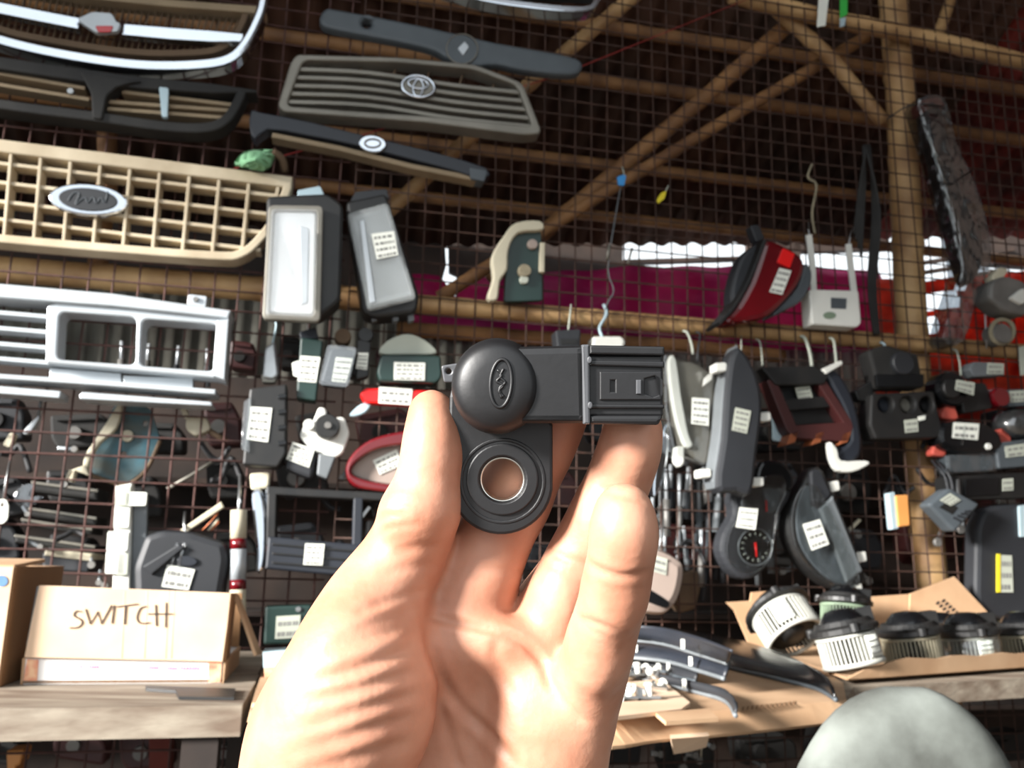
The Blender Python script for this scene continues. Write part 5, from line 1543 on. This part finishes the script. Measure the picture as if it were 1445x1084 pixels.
# ------------------------------------------------------------------ black visors and clips
def ribbon(label, top, bot, m, edge=None, clips=(), z0=ZT + 0.008, z1=ZT + 0.045, nn=0.09):
    c = TV(bot[0][0], bot[0][1], z0, nn)
    t = Flat('window_visor', label, 'window visor', c)
    tp, bt = spl(top, False, 5), spl(bot, False, 5)
    k = len(tp)
    vs, fs = [], []
    for r_ in range(4):
        u = r_ / 3
        for i in range(k):
            a = TV(tp[i][0], tp[i][1], z1, nn)
            b = TV(bt[i][0], bt[i][1], z0, nn)
            p = a * (1 - u) + b * u + Vector((0, -0.008 * math.sin(u * math.pi), 0.006 * math.sin(u * math.pi)))
            vs.append(p - t.a)
    for r_ in range(3):
        for i in range(k - 1):
            fs.append((r_ * k + i, (r_ + 1) * k + i, (r_ + 1) * k + i + 1, r_ * k + i + 1))
    mesh_obj('visor', vs, fs, m, t.e, True, solid=0.003)
    if edge:
        mesh_obj('edge', *tube_data([TV(x, y, z0, nn) - t.a for x, y in bt], 0.003, 6), edge, t.e, True)
    for (x, y) in clips:
        v = T(x, y, (z0 + z1) / 2) - t.a + Vector((0, -0.012, 0.004))
        vv, ff = box_data(-0.002, 0.002, -0.003, 0.003, -0.006, 0.006)
        mesh_obj('clip', [p + v for p in vv], ff, 'white_plastic', t.e)
    return t
ribbon('long black window visor reaching towards the tray, bent grey tip', [(930, 884), (1000, 894), (1070, 912), (1125, 932), (1158, 950)], [(985, 928), (1036, 944), (1092, 957), (1152, 972), (1180, 988)], 'black_gloss', 'grey_mid', z0=ZT + 0.0085, z1=ZT + 0.03)
ribbon('second black window visor under the long one', [(950, 890), (1010, 902), (1070, 922), (1110, 938)], [(990, 908), (1036, 922), (1086, 938), (1124, 946)], 'black', None, z0=ZT + 0.0065, z1=ZT + 0.011, nn=0.075)
ribbon('topmost blue-grey window visor of the fanned pile', [(815, 880), (920, 884), (980, 898), (1034, 919)], [(815, 900), (920, 906), (980, 922), (1026, 936)], 'navy', 'grey', ((961, 912),), ZT + 0.05, ZT + 0.075)
ribbon('second blue-grey window visor of the fanned pile', [(815, 900), (930, 908), (990, 924), (1032, 934)], [(815, 924), (930, 932), (990, 948), (1022, 958)], 'navy', 'grey', ((972, 936), (896, 918)), ZT + 0.026, ZT + 0.044)
ribbon('third window visor of the fanned pile, dark with clip', [(815, 920), (920, 930), (960, 942), (984, 950)], [(815, 934), (920, 944), (955, 956), (982, 962)], 'charcoal', 'grey_mid', ((941, 944),), ZT + 0.0105, ZT + 0.0195)
ribbon('lowest window visor of the fanned pile, drooping bent tip', [(890, 944), (980, 964), (1020, 974), (1036, 990)], [(890, 954), (980, 976), (1024, 990), (1038, 1010)], 'charcoal', 'grey', ((963, 968),), ZT + 0.008, ZT + 0.018)
rr2 = random.Random(5)
proto = None
for i in range(13):
    px, py = rr2.uniform(872, 932), rr2.uniform(942, 990)
    v = T(px, py, ZT + 0.014)
    if proto is None:
        t = Flat('metal_clip', 'shiny metal trim clip in a loose pile on pale cardboard', 'clip', v, 'loose metal clips')
        mesh_obj('plate', *merge([box_data(-0.013, 0.013, -0.004, 0.004, 0, 0.003), box_data(-0.013, -0.009, -0.004, 0.004, 0, 0.012)]), 'steel', t.e)
        mesh_obj('stud', *lathe_data([(0.004, 0.002), (0.004, 0.014), (0.006, 0.015), (0.005, 0.018)], 10), 'white_plastic', t.e)
        proto = t.e
        o = proto
    else:
        o = copy_tree(proto)
        THINGS.append(o)
    o.matrix_world = Matrix.Translation(v) @ Matrix.Rotation(rr2.uniform(0, 6.2), 4, 'Z') @ Matrix.Rotation(rr2.uniform(-1.4, 1.4), 4, 'X')

# ------------------------------------------------------------------ chair
cx = CP(1276, 975, 0.86)
t = Flat('office_chair', 'worn grey padded chair with rounded backrest in front of the table', 'chair', (cx.x, cx.y, 0))
def pillow(name, wfun, hgt, thick, m, z_top, y0, rows=26, cols=22, tilt=0.0):
    vs, fs = [], []
    for sgn in (-1, 1):
        for j in range(rows + 1):
            tt = hgt * (0.5 - 0.5 * math.cos(math.pi * j / rows))
            w = wfun(tt)
            for i in range(cols + 1):
                u = -1 + 2 * i / cols
                e = max(0.0, 1 - abs(u) ** 4)
                ed = min(1.0, min(tt, hgt - tt) / 0.05)
                th = thick * (e ** 0.5) * (max(0.0, 1 - (1 - ed) ** 2) ** 0.5)
                vs.append(Vector((u * w, y0 + sgn * th / 2 + tilt * tt + 0.12 * (u * w) ** 2 * 4, z_top - tt)))
    m0 = (rows + 1) * (cols + 1)
    for s_ in range(2):
        for j in range(rows):
            for i in range(cols):
                a = s_ * m0 + j * (cols + 1) + i
                q = (a, a + cols + 1, a + cols + 2, a + 1)
                fs.append(q if s_ == 0 else q[::-1])
    o = mesh_obj(name, vs, fs, m, t.e, True)
    bm = bmesh.new(); bm.from_mesh(o.data); bmesh.ops.remove_doubles(bm, verts=bm.verts, dist=0.0004); bmesh.ops.recalc_face_normals(bm, faces=bm.faces); bm.to_mesh(o.data); bm.free()
    return o
def wf(tt):
    return 0.132 * math.sqrt(max(0.0004, 1 - max(0, 1 - (tt + 0.002) / 0.19) ** 2)) if tt < 0.19 else 0.132 - 0.25 * max(0, tt - 0.36) ** 1.2
pillow('backrest', wf, 0.46, 0.07, 'chair_grey', cx.z + 0.004, 0.0, tilt=0.06)
zs_ = 0.46
mesh_obj('seat', *lathe_data([(0.20, zs_ - 0.05), (0.225, zs_ - 0.03), (0.225, zs_ - 0.01), (0.20, zs_)], 32, Matrix.Translation((0, 0.26, 0))), 'chair_grey', t.e, True)
mesh_obj('back_bar', *tube_data([(0, 0.06, cx.z - 0.3), (0, 0.05, 0.5), (0, 0.12, 0.40), (0, 0.26, 0.405)], 0.016, 8), 'black', t.e, True)
mesh_obj('column', *tube_data([(0, 0.26, 0.41), (0, 0.26, 0.09)], 0.025, 12), 'black', t.e, True)
for k in range(5):
    a = 2 * math.pi * k / 5 + 0.3
    mesh_obj('leg', *tube_data([(0, 0.26, 0.10), (0.26 * math.cos(a), 0.26 + 0.26 * math.sin(a), 0.05)], [0.02, 0.014], 8), 'black', t.e, True)
    mesh_obj('castor', *tube_data([(0.26 * math.cos(a) - 0.012, 0.26 + 0.26 * math.sin(a), 0.026), (0.26 * math.cos(a) + 0.012, 0.26 + 0.26 * math.sin(a), 0.026)], 0.026, 12), 'black', t.e, True)
# ------------------------------------------------------------------ held sensor
ZS = 0.245
SA = CP(707, 755, 0.248)
SE = bpy.data.objects.new('sensor', None)
COL.objects.link(SE)
SE.empty_display_size = 0.02
ROT = CAM.to_3x3().to_4x4()
SE.matrix_world = Matrix.Translation(SA) @ ROT
tag(SE, 'black plastic automotive sensor with bolt flange and plug socket held in fingers', 'sensor')
CL = CAM.inverted() @ SA
def sl_(px, py, Z):
    return Vector(((px - 722.5) / F_PX * Z, -(py - 542.0) / F_PX * Z, -Z)) - CL
def splate(name, pts, zb_, zf, m, holes=(), bev=0.0008, parent=None, ref=None):
    ols = [[(v.x, v.y) for v in (sl_(x, y, ref or zf) for x, y in ol)] for ol in [pts] + list(holes)]
    vs, fs = curve_plate(ols, (zb_ - zf) / 2, bev)
    zm = sl_(0, 0, (zb_ + zf) / 2).z
    o = mesh_obj(name, [Vector((v.x, v.y, v.z + zm)) for v in vs], fs, m, parent or SE)
    return o
mat('sensor_black', (15, 15, 17), 0.48, 0, 0.12, 160, 0.02, rgb2=(12, 12, 14))
mat('sensor_edge', (70, 71, 74), 0.4, 0, 0.1, 160)
mat('bush_steel', (206, 204, 196), 0.28, 1.0, 0.1, 300)
arc = [(707 + 74 * math.cos(a), 681 + 74 * math.sin(a)) for a in np.linspace(math.radians(8), math.radians(172), 22)]
fl_out = rnd([(780, 596), (700, 586), (652, 530), (637, 545)], 5)
fl_out = [(780, 640), (780, 600), (760, 560), (660, 520), (640, 535), (634, 560), (632, 640)] + arc[::-1]
hole = ell(709, 677, 31, 31, 0, 36)
fb = splate('flange', fl_out, 0.2515, 0.2455, 'sensor_black', holes=[hole], bev=0.0009)
splate('boss_ring', ell(709, 677, 51, 51, 0, 40), 0.2460, 0.2446, 'sensor_black', holes=[ell(709, 677, 33, 33, 0, 36)], bev=0.0005)
splate('boss_groove', ell(709, 679, 61, 61, 0, 40), 0.2460, 0.2452, 'sensor_black', holes=[ell(709, 679, 56, 56, 0, 36)], bev=0.0003)
splate('steel_bushing', ell(709, 677, 33.5, 33.5, 0, 36), 0.2518, 0.2464, 'bush_steel', holes=[ell(709, 677, 29, 29, 0, 36)], bev=0.0003)
# domed barrel
c = sl_(702, 545, 0.246)
pm = 0.242 / F_PX
prof = [(66, 0.2475), (66, 0.240), (65, 0.236), (61.5, 0.2325), (56, 0.2303), (48, 0.2290), (30, 0.2284), (10, 0.2282)]
vs, fs = lathe_data([(r_ * pm, sl_(0, 0, z_).z) for r_, z_ in prof], 48)
mesh_obj('barrel', [Vector((v.x * 0.96 + c.x, v.y * 1.02 + c.y, v.z)) for v in vs], fs, 'sensor_black', SE, True)
splate('arm', rnd([(700, 490), (826, 487), (829, 598), (700, 598)], 5), 0.2480, 0.2305, 'sensor_black', bev=0.0022)
splate('collar', rnd([(821, 486), (832, 486), (833, 599), (823, 599)], 2), 0.2485, 0.2296, 'sensor_edge', bev=0.0006)
con = splate('socket', rnd([(828, 500), (936, 500), (936, 588), (829, 588)], 3), 0.2490, 0.2312, 'sensor_black', bev=0.0008)
splate('rail', rnd([(832, 487), (938, 489), (938, 502), (832, 500)], 2), 0.2485, 0.2292, 'sensor_black', bev=0.0006)
splate('rail', rnd([(832, 508), (938, 510), (938, 519), (832, 516)], 2), 0.2400, 0.2298, 'sensor_black', bev=0.0005)
splate('rail', rnd([(832, 570), (938, 571), (938, 577), (832, 577)], 2), 0.2400, 0.2300, 'sensor_black', bev=0.0005)
splate('rail', rnd([(832, 586), (936, 586), (930, 600), (832, 599)], 4), 0.2490, 0.2302, 'sensor_black', bev=0.0010)
lt = splate('latch', rnd([(846, 524), (934, 524), (934, 565), (846, 565)], 2), 0.2320, 0.2303, 'sensor_black', bev=0.0004, holes=[[(862, 537), (868, 537), (868, 553), (862, 553)], [(910, 535), (924, 531), (933, 537), (933, 556), (922, 560), (910, 556)]])
splate('latch_tooth', [(898, 536), (905, 536), (905, 556), (898, 556)], 0.2310, 0.2296, 'sensor_edge', bev=0.0002, parent=lt)
for (x, y) in ((832, 508), (833, 572)):
    splate('nib', ell(x, y, 3.5, 5), 0.2310, 0.2290, 'sensor_edge', bev=0.0003)
splate('side_lug', rnd([(622, 516), (648, 512), (650, 540), (626, 540)], 4), 0.2500, 0.2470, 'sensor_edge', holes=[ell(633, 524, 4, 4)], bev=0.0005)
# oval emblem with looping script
ol = ell(707, 541, 15, 34, 4, 40)
em = mesh_obj('emblem', *tube_data([sl_(x, y, 0.2283) for x, y in ol + ol[:1]], 0.0005, 6, False), 'sensor_black', SE, True)
scr = [[(702, 522), (708, 530), (701, 538), (710, 544), (704, 552), (711, 560)], [(711, 520), (706, 532), (713, 540), (705, 548), (708, 562)]]
mesh_obj('emblem_script', *merge([tube_data([sl_(x, y, 0.2282) for x, y in spl(s_, False, 4)], 0.0004, 6) for s_ in scr]), 'sensor_black', em, True)
# nozzle behind the barrel
c2 = sl_(702, 545, 0.25)
vs, fs = lathe_data([(0.0075, -0.016), (0.0080, -0.014), (0.0080, 0.003)], 24)
mesh_obj('nozzle', [Vector((v.x + c2.x, v.y + c2.y, v.z + c2.z)) for v in vs], fs, 'sensor_black', SE, True)

# ------------------------------------------------------------------ hand: one continuous skin from blended bones
def hp(px, py, Z):            # camera frame, millimetres
    return np.array(((px - 722.5) / F_PX * Z, -(py - 542.0) / F_PX * Z, -Z))
def chain(pts, sub=8):
    """(px, py, depth mm, radius mm) joints -> dense centres and radii"""
    q = [tuple(hp(p[0], p[1], p[2])) + (p[3],) for p in pts]
    return np.array(spl(q, False, sub))
thumb = chain([(609, 583, 251, 7.0), (612, 612, 251, 8.6), (610, 655, 250, 9.6), (596, 722, 251, 11.2), (566, 790, 251, 12.5), (516, 864, 246, 14.0), (490, 950, 239, 17.2), (458, 1050, 240, 22.2), (462, 1180, 246, 24.0), (520, 1300, 250, 22.0)])
index = chain([(797, 548, 262, 7.6), (792, 578, 263, 8.8), (765, 630, 265, 10.5), (723, 700, 266, 12.0), (692, 770, 264, 12.4), (660, 850, 261, 13.0), (648, 905, 260, 12.8)])
middle = chain([(886, 562, 276, 7.4), (886, 600, 280, 8.4), (874, 680, 289, 9.4), (832, 765, 292, 10.2), (776, 848, 284, 10.8), (728, 920, 266, 12.0)])
ring = chain([(894, 606, 252, 8.6), (886, 640, 254, 9.6), (868, 690, 256, 10.0), (840, 750, 258, 10.6), (806, 815, 259, 10.8), (776, 880, 259, 11.2), (766, 940, 258, 12.0)])
pinky = chain([(880, 722, 217, 7.2), (880, 748, 217, 8.4), (876, 790, 219, 8.8), (865, 842, 225, 8.9), (849, 900, 233, 9.6), (832, 960, 243, 10.5), (814, 1015, 250, 11.2)])
mc = [chain([(650, 905, 260, 12.5), (610, 1080, 262, 14.0), (580, 1300, 256, 18.0)], 6),
      chain([(712, 920, 264, 12.5), (668, 1090, 265, 14.0), (610, 1310, 256, 18.0)], 6),
      chain([(764, 950, 260, 12.0), (730, 1100, 262, 14.0), (640, 1310, 256, 18.0)], 6),
      chain([(808, 1010, 253, 11.6), (784, 1090, 256, 13.0), (760, 1190, 256, 15.0), (680, 1310, 254, 18.0)], 6)]
arm_ = [chain([(560, 1290, 252, 19), (545, 1420, 246, 20), (520, 1700, 236, 24)], 6), chain([(650, 1290, 254, 19), (625, 1420, 248, 20), (610, 1700, 238, 24)], 6)]
HH = 0.95
LO = np.array((-112.0, -262.0, -312.0)); HI = np.array((66.0, 8.0, -196.0))
NXYZ = ((HI - LO) / HH).astype(int) + 1
ax = [LO[i] + HH * np.arange(NXYZ[i]) for i in range(3)]
def new_field():
    return np.full(NXYZ, 60.0, dtype=np.float32)
def box_idx(lo, hi):
    i0 = np.maximum(np.floor((lo - LO) / HH).astype(int), 0)
    i1 = np.minimum(np.ceil((hi - LO) / HH).astype(int) + 1, NXYZ)
    return i0, i1
def add_chain(Fd, ch, pad=14.0):
    for k in range(len(ch) - 1):
        a, b = ch[k], ch[k + 1]
        lo = np.minimum(a[:3] - a[3], b[:3] - b[3]) - pad
        hi = np.maximum(a[:3] + a[3], b[:3] + b[3]) + pad
        i0, i1 = box_idx(lo, hi)
        if np.any(i1 <= i0): continue
        X = ax[0][i0[0]:i1[0], None, None]; Y = ax[1][None, i0[1]:i1[1], None]; Z = ax[2][None, None, i0[2]:i1[2]]
        d = b[:3] - a[:3]
        L2 = float(d @ d) + 1e-9
        tt = np.clip(((X - a[0]) * d[0] + (Y - a[1]) * d[1] + (Z - a[2]) * d[2]) / L2, 0, 1)
        ds = np.sqrt((X - a[0] - tt * d[0]) ** 2 + (Y - a[1] - tt * d[1]) ** 2 + (Z - a[2] - tt * d[2]) ** 2) - (a[3] + (b[3] - a[3]) * tt)
        s_ = Fd[i0[0]:i1[0], i0[1]:i1[1], i0[2]:i1[2]]
        np.minimum(s_, ds, out=s_)
def add_ball(Fd, c, r, k=4.0, sc=(1, 1, 1)):
    c = np.array(c); r3 = r * np.array(sc)
    i0, i1 = box_idx(c - r3 - 14, c + r3 + 14)
    X = ax[0][i0[0]:i1[0], None, None]; Y = ax[1][None, i0[1]:i1[1], None]; Z = ax[2][None, None, i0[2]:i1[2]]
    q_ = np.sqrt(((X - c[0]) / sc[0]) ** 2 + ((Y - c[1]) / sc[1]) ** 2 + ((Z - c[2]) / sc[2]) ** 2)
    ds = (q_ - r) * min(sc)
    s_ = Fd[i0[0]:i1[0], i0[1]:i1[1], i0[2]:i1[2]]
    h = np.clip(0.5 + 0.5 * (s_ - ds) / k, 0, 1)
    s_[...] = s_ * (1 - h) + ds * h - k * h * (1 - h)
def smin(a, b, k):
    h = np.clip(0.5 + 0.5 * (a - b) / k, 0, 1)
    return a * (1 - h) + b * h - k * h * (1 - h)
palm = new_field()
for m_ in mc:
    f_ = new_field(); add_chain(f_, m_); palm = smin(palm, f_, 9.0)
for a_ in arm_:
    f_ = new_field(); add_chain(f_, a_); palm = smin(palm, f_, 12.0)
add_ball(palm, hp(700, 905, 250), 9.0, 8.0, (1.5, 0.8, 0.7))      # pad under index and middle
add_ball(palm, hp(775, 1010, 246), 10.0, 8.0, (1.2, 1.2, 0.7))    # pad under the little finger
add_ball(palm, hp(770, 1120, 248), 15.0, 10.0, (1.0, 1.6, 0.7))   # heel below the little finger
hand = palm
for ch, pads in ((index, ((742, 705, 263), (690, 810, 260))), (middle, ()), (ring, ((890, 632, 249), (848, 735, 254), (792, 845, 254))), (pinky, ((881, 752, 214), (868, 842, 221), (842, 925, 231)))):
    f_ = new_field(); add_chain(f_, ch)
    for p_ in pads:
        add_ball(f_, hp(*p_), 7.2, 5.0, (0.95, 1.25, 1.0))
    hand = smin(hand, f_, 2.0 if ch is pinky else 3.2)
f_ = new_field(); add_chain(f_, thumb)
add_ball(f_, hp(610, 640, 247), 8.0, 5.0, (0.9, 1.4, 0.9))
add_ball(f_, hp(500, 985, 234), 15.5, 9.0, (1.1, 1.5, 0.95))
add_ball(f_, hp(560, 985, 242), 12.0, 9.0, (0.9, 1.6, 0.9))
add_ball(f_, hp(590, 722, 245), 10.0, 5.0, (1.1, 0.9, 0.9))
hand = smin(hand, f_, 4.5)
web = new_field(); add_chain(web, chain([(548, 868, 248, 9.0), (590, 905, 254, 9.0), (640, 930, 262, 10.0)], 4))
hand = smin(hand, web, 7.0)

def surface_nets(Fd):
    ins = Fd < 0
    n_ = np.array(Fd.shape)
    off = [(i, j, k) for i in (0, 1) for j in (0, 1) for k in (0, 1)]
    s_ = np.zeros(n_ - 1, dtype=np.int8)
    for (i, j, k) in off:
        s_ += ins[i:n_[0] - 1 + i, j:n_[1] - 1 + j, k:n_[2] - 1 + k]
    cells = np.argwhere((s_ > 0) & (s_ < 8))
    vals = np.stack([Fd[cells[:, 0] + i, cells[:, 1] + j, cells[:, 2] + k] for (i, j, k) in off], 1)
    offs = np.array(off, float)
    acc = np.zeros((len(cells), 3)); cnt = np.zeros(len(cells))
    for a in range(8):
        for b in range(a + 1, 8):
            if np.abs(offs[a] - offs[b]).sum() != 1: continue
            va, vb = vals[:, a], vals[:, b]
            msk = (va < 0) != (vb < 0)
            t_ = np.where(msk, va / np.where(msk, va - vb, 1), 0)
            acc += np.where(msk[:, None], offs[a] + (offs[b] - offs[a]) * t_[:, None], 0)
            cnt += msk
    verts = LO + HH * (cells + acc / cnt[:, None])
    idx = np.full(n_ - 1, -1, dtype=np.int64)
    idx[cells[:, 0], cells[:, 1], cells[:, 2]] = np.arange(len(cells))
    quads = []
    for d_ in range(3):
        u_, w_ = (d_ + 1) % 3, (d_ + 2) % 3
        sh = [slice(None)] * 3
        s0, s1 = list(sh), list(sh)
        s0[d_] = slice(0, n_[d_] - 1); s1[d_] = slice(1, n_[d_])
        A_, B_ = ins[tuple(s0)], ins[tuple(s1)]
        e = np.argwhere(A_ != B_)
        e = e[(e[:, u_] > 0) & (e[:, w_] > 0) & (e[:, u_] < n_[u_] - 1) & (e[:, w_] < n_[w_] - 1)]
        fl_ = A_[e[:, 0], e[:, 1], e[:, 2]]
        c00 = e.copy(); c10 = e.copy(); c11 = e.copy(); c01 = e.copy()
        c00[:, u_] -= 1; c00[:, w_] -= 1
        c10[:, w_] -= 1
        c01[:, u_] -= 1
        g_ = lambda c_: idx[c_[:, 0], c_[:, 1], c_[:, 2]]
        q_ = np.stack([g_(c00), g_(c10), g_(c11), g_(c01)], 1)
        q_[~fl_] = q_[~fl_][:, ::-1]
        quads.append(q_)
    return verts, np.concatenate(quads)
HV, HQ = surface_nets(hand)
del hand, palm, f_
HQ = HQ[(HQ >= 0).all(1)]
# relax a little, then press the skin folds in
def relax(V, Q, it, w=0.5):
    e0 = Q.reshape(-1); e1 = np.roll(Q, -1, 1).reshape(-1)
    for _ in range(it):
        acc = np.zeros_like(V); cnt = np.zeros(len(V))
        for a_, b_ in ((e0, e1), (e1, e0)):
            for c_ in range(3):
                acc[:, c_] += np.bincount(a_, V[b_, c_], len(V))
            cnt += np.bincount(a_, minlength=len(V))
        V = V * (1 - w) + w * acc / np.maximum(cnt, 1)[:, None]
    return V
HV = relax(HV, HQ, 6)
def normals(V, Q):
    fn = np.cross(V[Q[:, 2]] - V[Q[:, 0]], V[Q[:, 3]] - V[Q[:, 1]])
    N = np.zeros_like(V)
    for k in range(4):
        for c_ in range(3):
            N[:, c_] += np.bincount(Q[:, k], fn[:, c_], len(V))
    return N / np.maximum(np.linalg.norm(N, axis=1), 1e-9)[:, None]
folds = [  # (points, width px, depth mm)
    ([(452, 918), (512, 901), (577, 880)], 8, 0.8), ([(440, 962), (510, 942), (584, 914)], 8, 1.1), ([(430, 990), (500, 974), (590, 948)], 8, 0.8),
    ([(420, 1030), (500, 1006), (592, 978)], 8, 1.0), ([(400, 1066), (480, 1042), (585, 1010)], 9, 1.1), ([(420, 1092), (500, 1070), (580, 1046)], 8, 0.8),
    ([(470, 900), (520, 884), (590, 858)], 7, 0.7), ([(500, 865), (545, 850), (605, 832)], 6, 0.5),
    ([(524, 744), (545, 729), (572, 728)], 5, 0.7), ([(534, 752), (560, 742), (590, 742)], 5, 0.5), ([(545, 715), (570, 708), (590, 712)], 4, 0.4),
    ([(560, 780), (590, 772), (620, 772)], 6, 0.4), ([(540, 812), (580, 800), (618, 800)], 6, 0.4),
    ([(598, 868), (650, 880), (708, 893)], 6, 1.0), ([(704, 894), (738, 908), (764, 934), (776, 966)], 6, 1.1), ([(770, 952), (796, 994), (826, 1022)], 6, 0.8),
    ([(600, 880), (612, 930), (640, 985), (690, 1036), (740, 1090)], 7, 1.3), ([(618, 990), (634, 1040), (650, 1090)], 7, 1.0), ([(706, 900), (700, 930), (730, 990)], 7, 0.4),
    ([(824, 792), (850, 806), (884, 814), (918, 806)], 5, 0.7), ([(812, 872), (850, 884), (892, 902)], 5, 0.7), ([(818, 884), (846, 894), (880, 908)], 4, 0.4),
    ([(770, 776), (800, 790), (836, 800)], 5, 0.6), ([(764, 792), (800, 806), (830, 812)], 4, 0.4), ([(842, 688), (880, 700), (920, 706)], 5, 0.5),
    ([(680, 800), (712, 806), (748, 810)], 5, 0.4)]
def press(V, Q, lst):
    N = normals(V, Q)
    px = 722.5 + V[:, 0] / -V[:, 2] * F_PX
    py = 542.0 - V[:, 1] / -V[:, 2] * F_PX
    disp = np.zeros(len(V))
    view = -V / np.linalg.norm(V, axis=1)[:, None]
    face = np.clip(((N * view).sum(1) - 0.05) * 3, 0, 1)
    for pts, w, dep in lst:
        pts = np.array(spl(pts, False, 6))
        best = np.full(len(V), 1e9); fade = np.zeros(len(V))
        for k in range(len(pts) - 1):
            a_, b_ = pts[k], pts[k + 1]
            d = b_ - a_
            tt = np.clip(((px - a_[0]) * d[0] + (py - a_[1]) * d[1]) / (d @ d), 0, 1)
            ds = np.hypot(px - a_[0] - tt * d[0], py - a_[1] - tt * d[1])
            up = ds < best
            best = np.where(up, ds, best)
            g_ = (k + tt) / (len(pts) - 1)
            fade = np.where(up, np.minimum(1, np.minimum(g_, 1 - g_) * 5 + 0.15), fade)
        disp = disp - dep * fade * (np.exp(-(best / w) ** 2) - 0.35 * np.exp(-((best - 1.9 * w) / (0.9 * w)) ** 2))
    return V + N * (disp * face * np.clip((px - 400) / 130.0, 0.25, 1) * 1.0)[:, None]
HV = press(HV, HQ, folds)
HV = relax(HV, HQ, 3)
HW = [CAM @ Vector(v / 1000.0) for v in HV]
hbase = sum(HW, Vector()) / len(HW)
hbase.z = min(v.z for v in HW)
mat('skin', (184, 136, 112), 0.5, 0, 0.1, 60, 0.1, rgb2=(168, 116, 92), sss=0.18, spec=0.4, detail=3)
mat('nail', (224, 180, 166), 0.3, 0, 0.05, 60)
hand_o = mesh_obj('hand', [v - hbase for v in HW], [tuple(int(i) for i in q_) for q_ in HQ], 'skin', None, True)
hand_o.location = hbase
tag(hand_o, 'bare open hand holding up the black sensor between thumb and fingers', 'hand')
# nails on the far side of the fingers
for ch, rr_ in ((index, 5.5), (middle, 5.5), (ring, 5.6), (pinky, 5.0)):
    tip, nx_ = ch[2], ch[10]
    d = (tip[:3] - nx_[:3]); d /= np.linalg.norm(d)
    back = np.array((0, 0, -1.0)); back -= d * (back @ d); back /= np.linalg.norm(back)
    sd = np.cross(d, back)
    vs, fs = [], []
    for i in range(7):
        for j in range(7):
            u, v_ = -1 + i / 3, -1 + j / 3
            k_ = math.sqrt(max(0, 1 - 0.25 * u * u * (1 if v_ < 0 else 1)))
            ang = u * 0.85
            p_ = tip[:3] + d * (v_ * 5.2 * k_) + back * (math.cos(ang) * (tip[3] + 0.45)) + sd * (math.sin(ang) * (tip[3] + 0.3))
            vs.append((CAM @ Vector(p_ / 1000.0)) - hbase)
    for i in range(6):
        for j in range(6):
            fs.append((i * 7 + j, i * 7 + j + 1, (i + 1) * 7 + j + 1, (i + 1) * 7 + j))
    mesh_obj('fingernail', vs, fs, 'nail', hand_o, True, solid=0.0006)

# ------------------------------------------------------------------ single-part things become one mesh
for e in THINGS:
    ch = list(e.children)
    if len(ch) == 1 and ch[0].type == 'MESH':
        c = ch[0]
        nm = e.name
        mw = e.matrix_world.copy()
        pr = {k: e[k] for k in e.keys()}
        bpy.data.objects.remove(e)
        c.parent = None
        c.matrix_world = mw
        c.name = nm
        for k, v in pr.items():
            c[k] = v
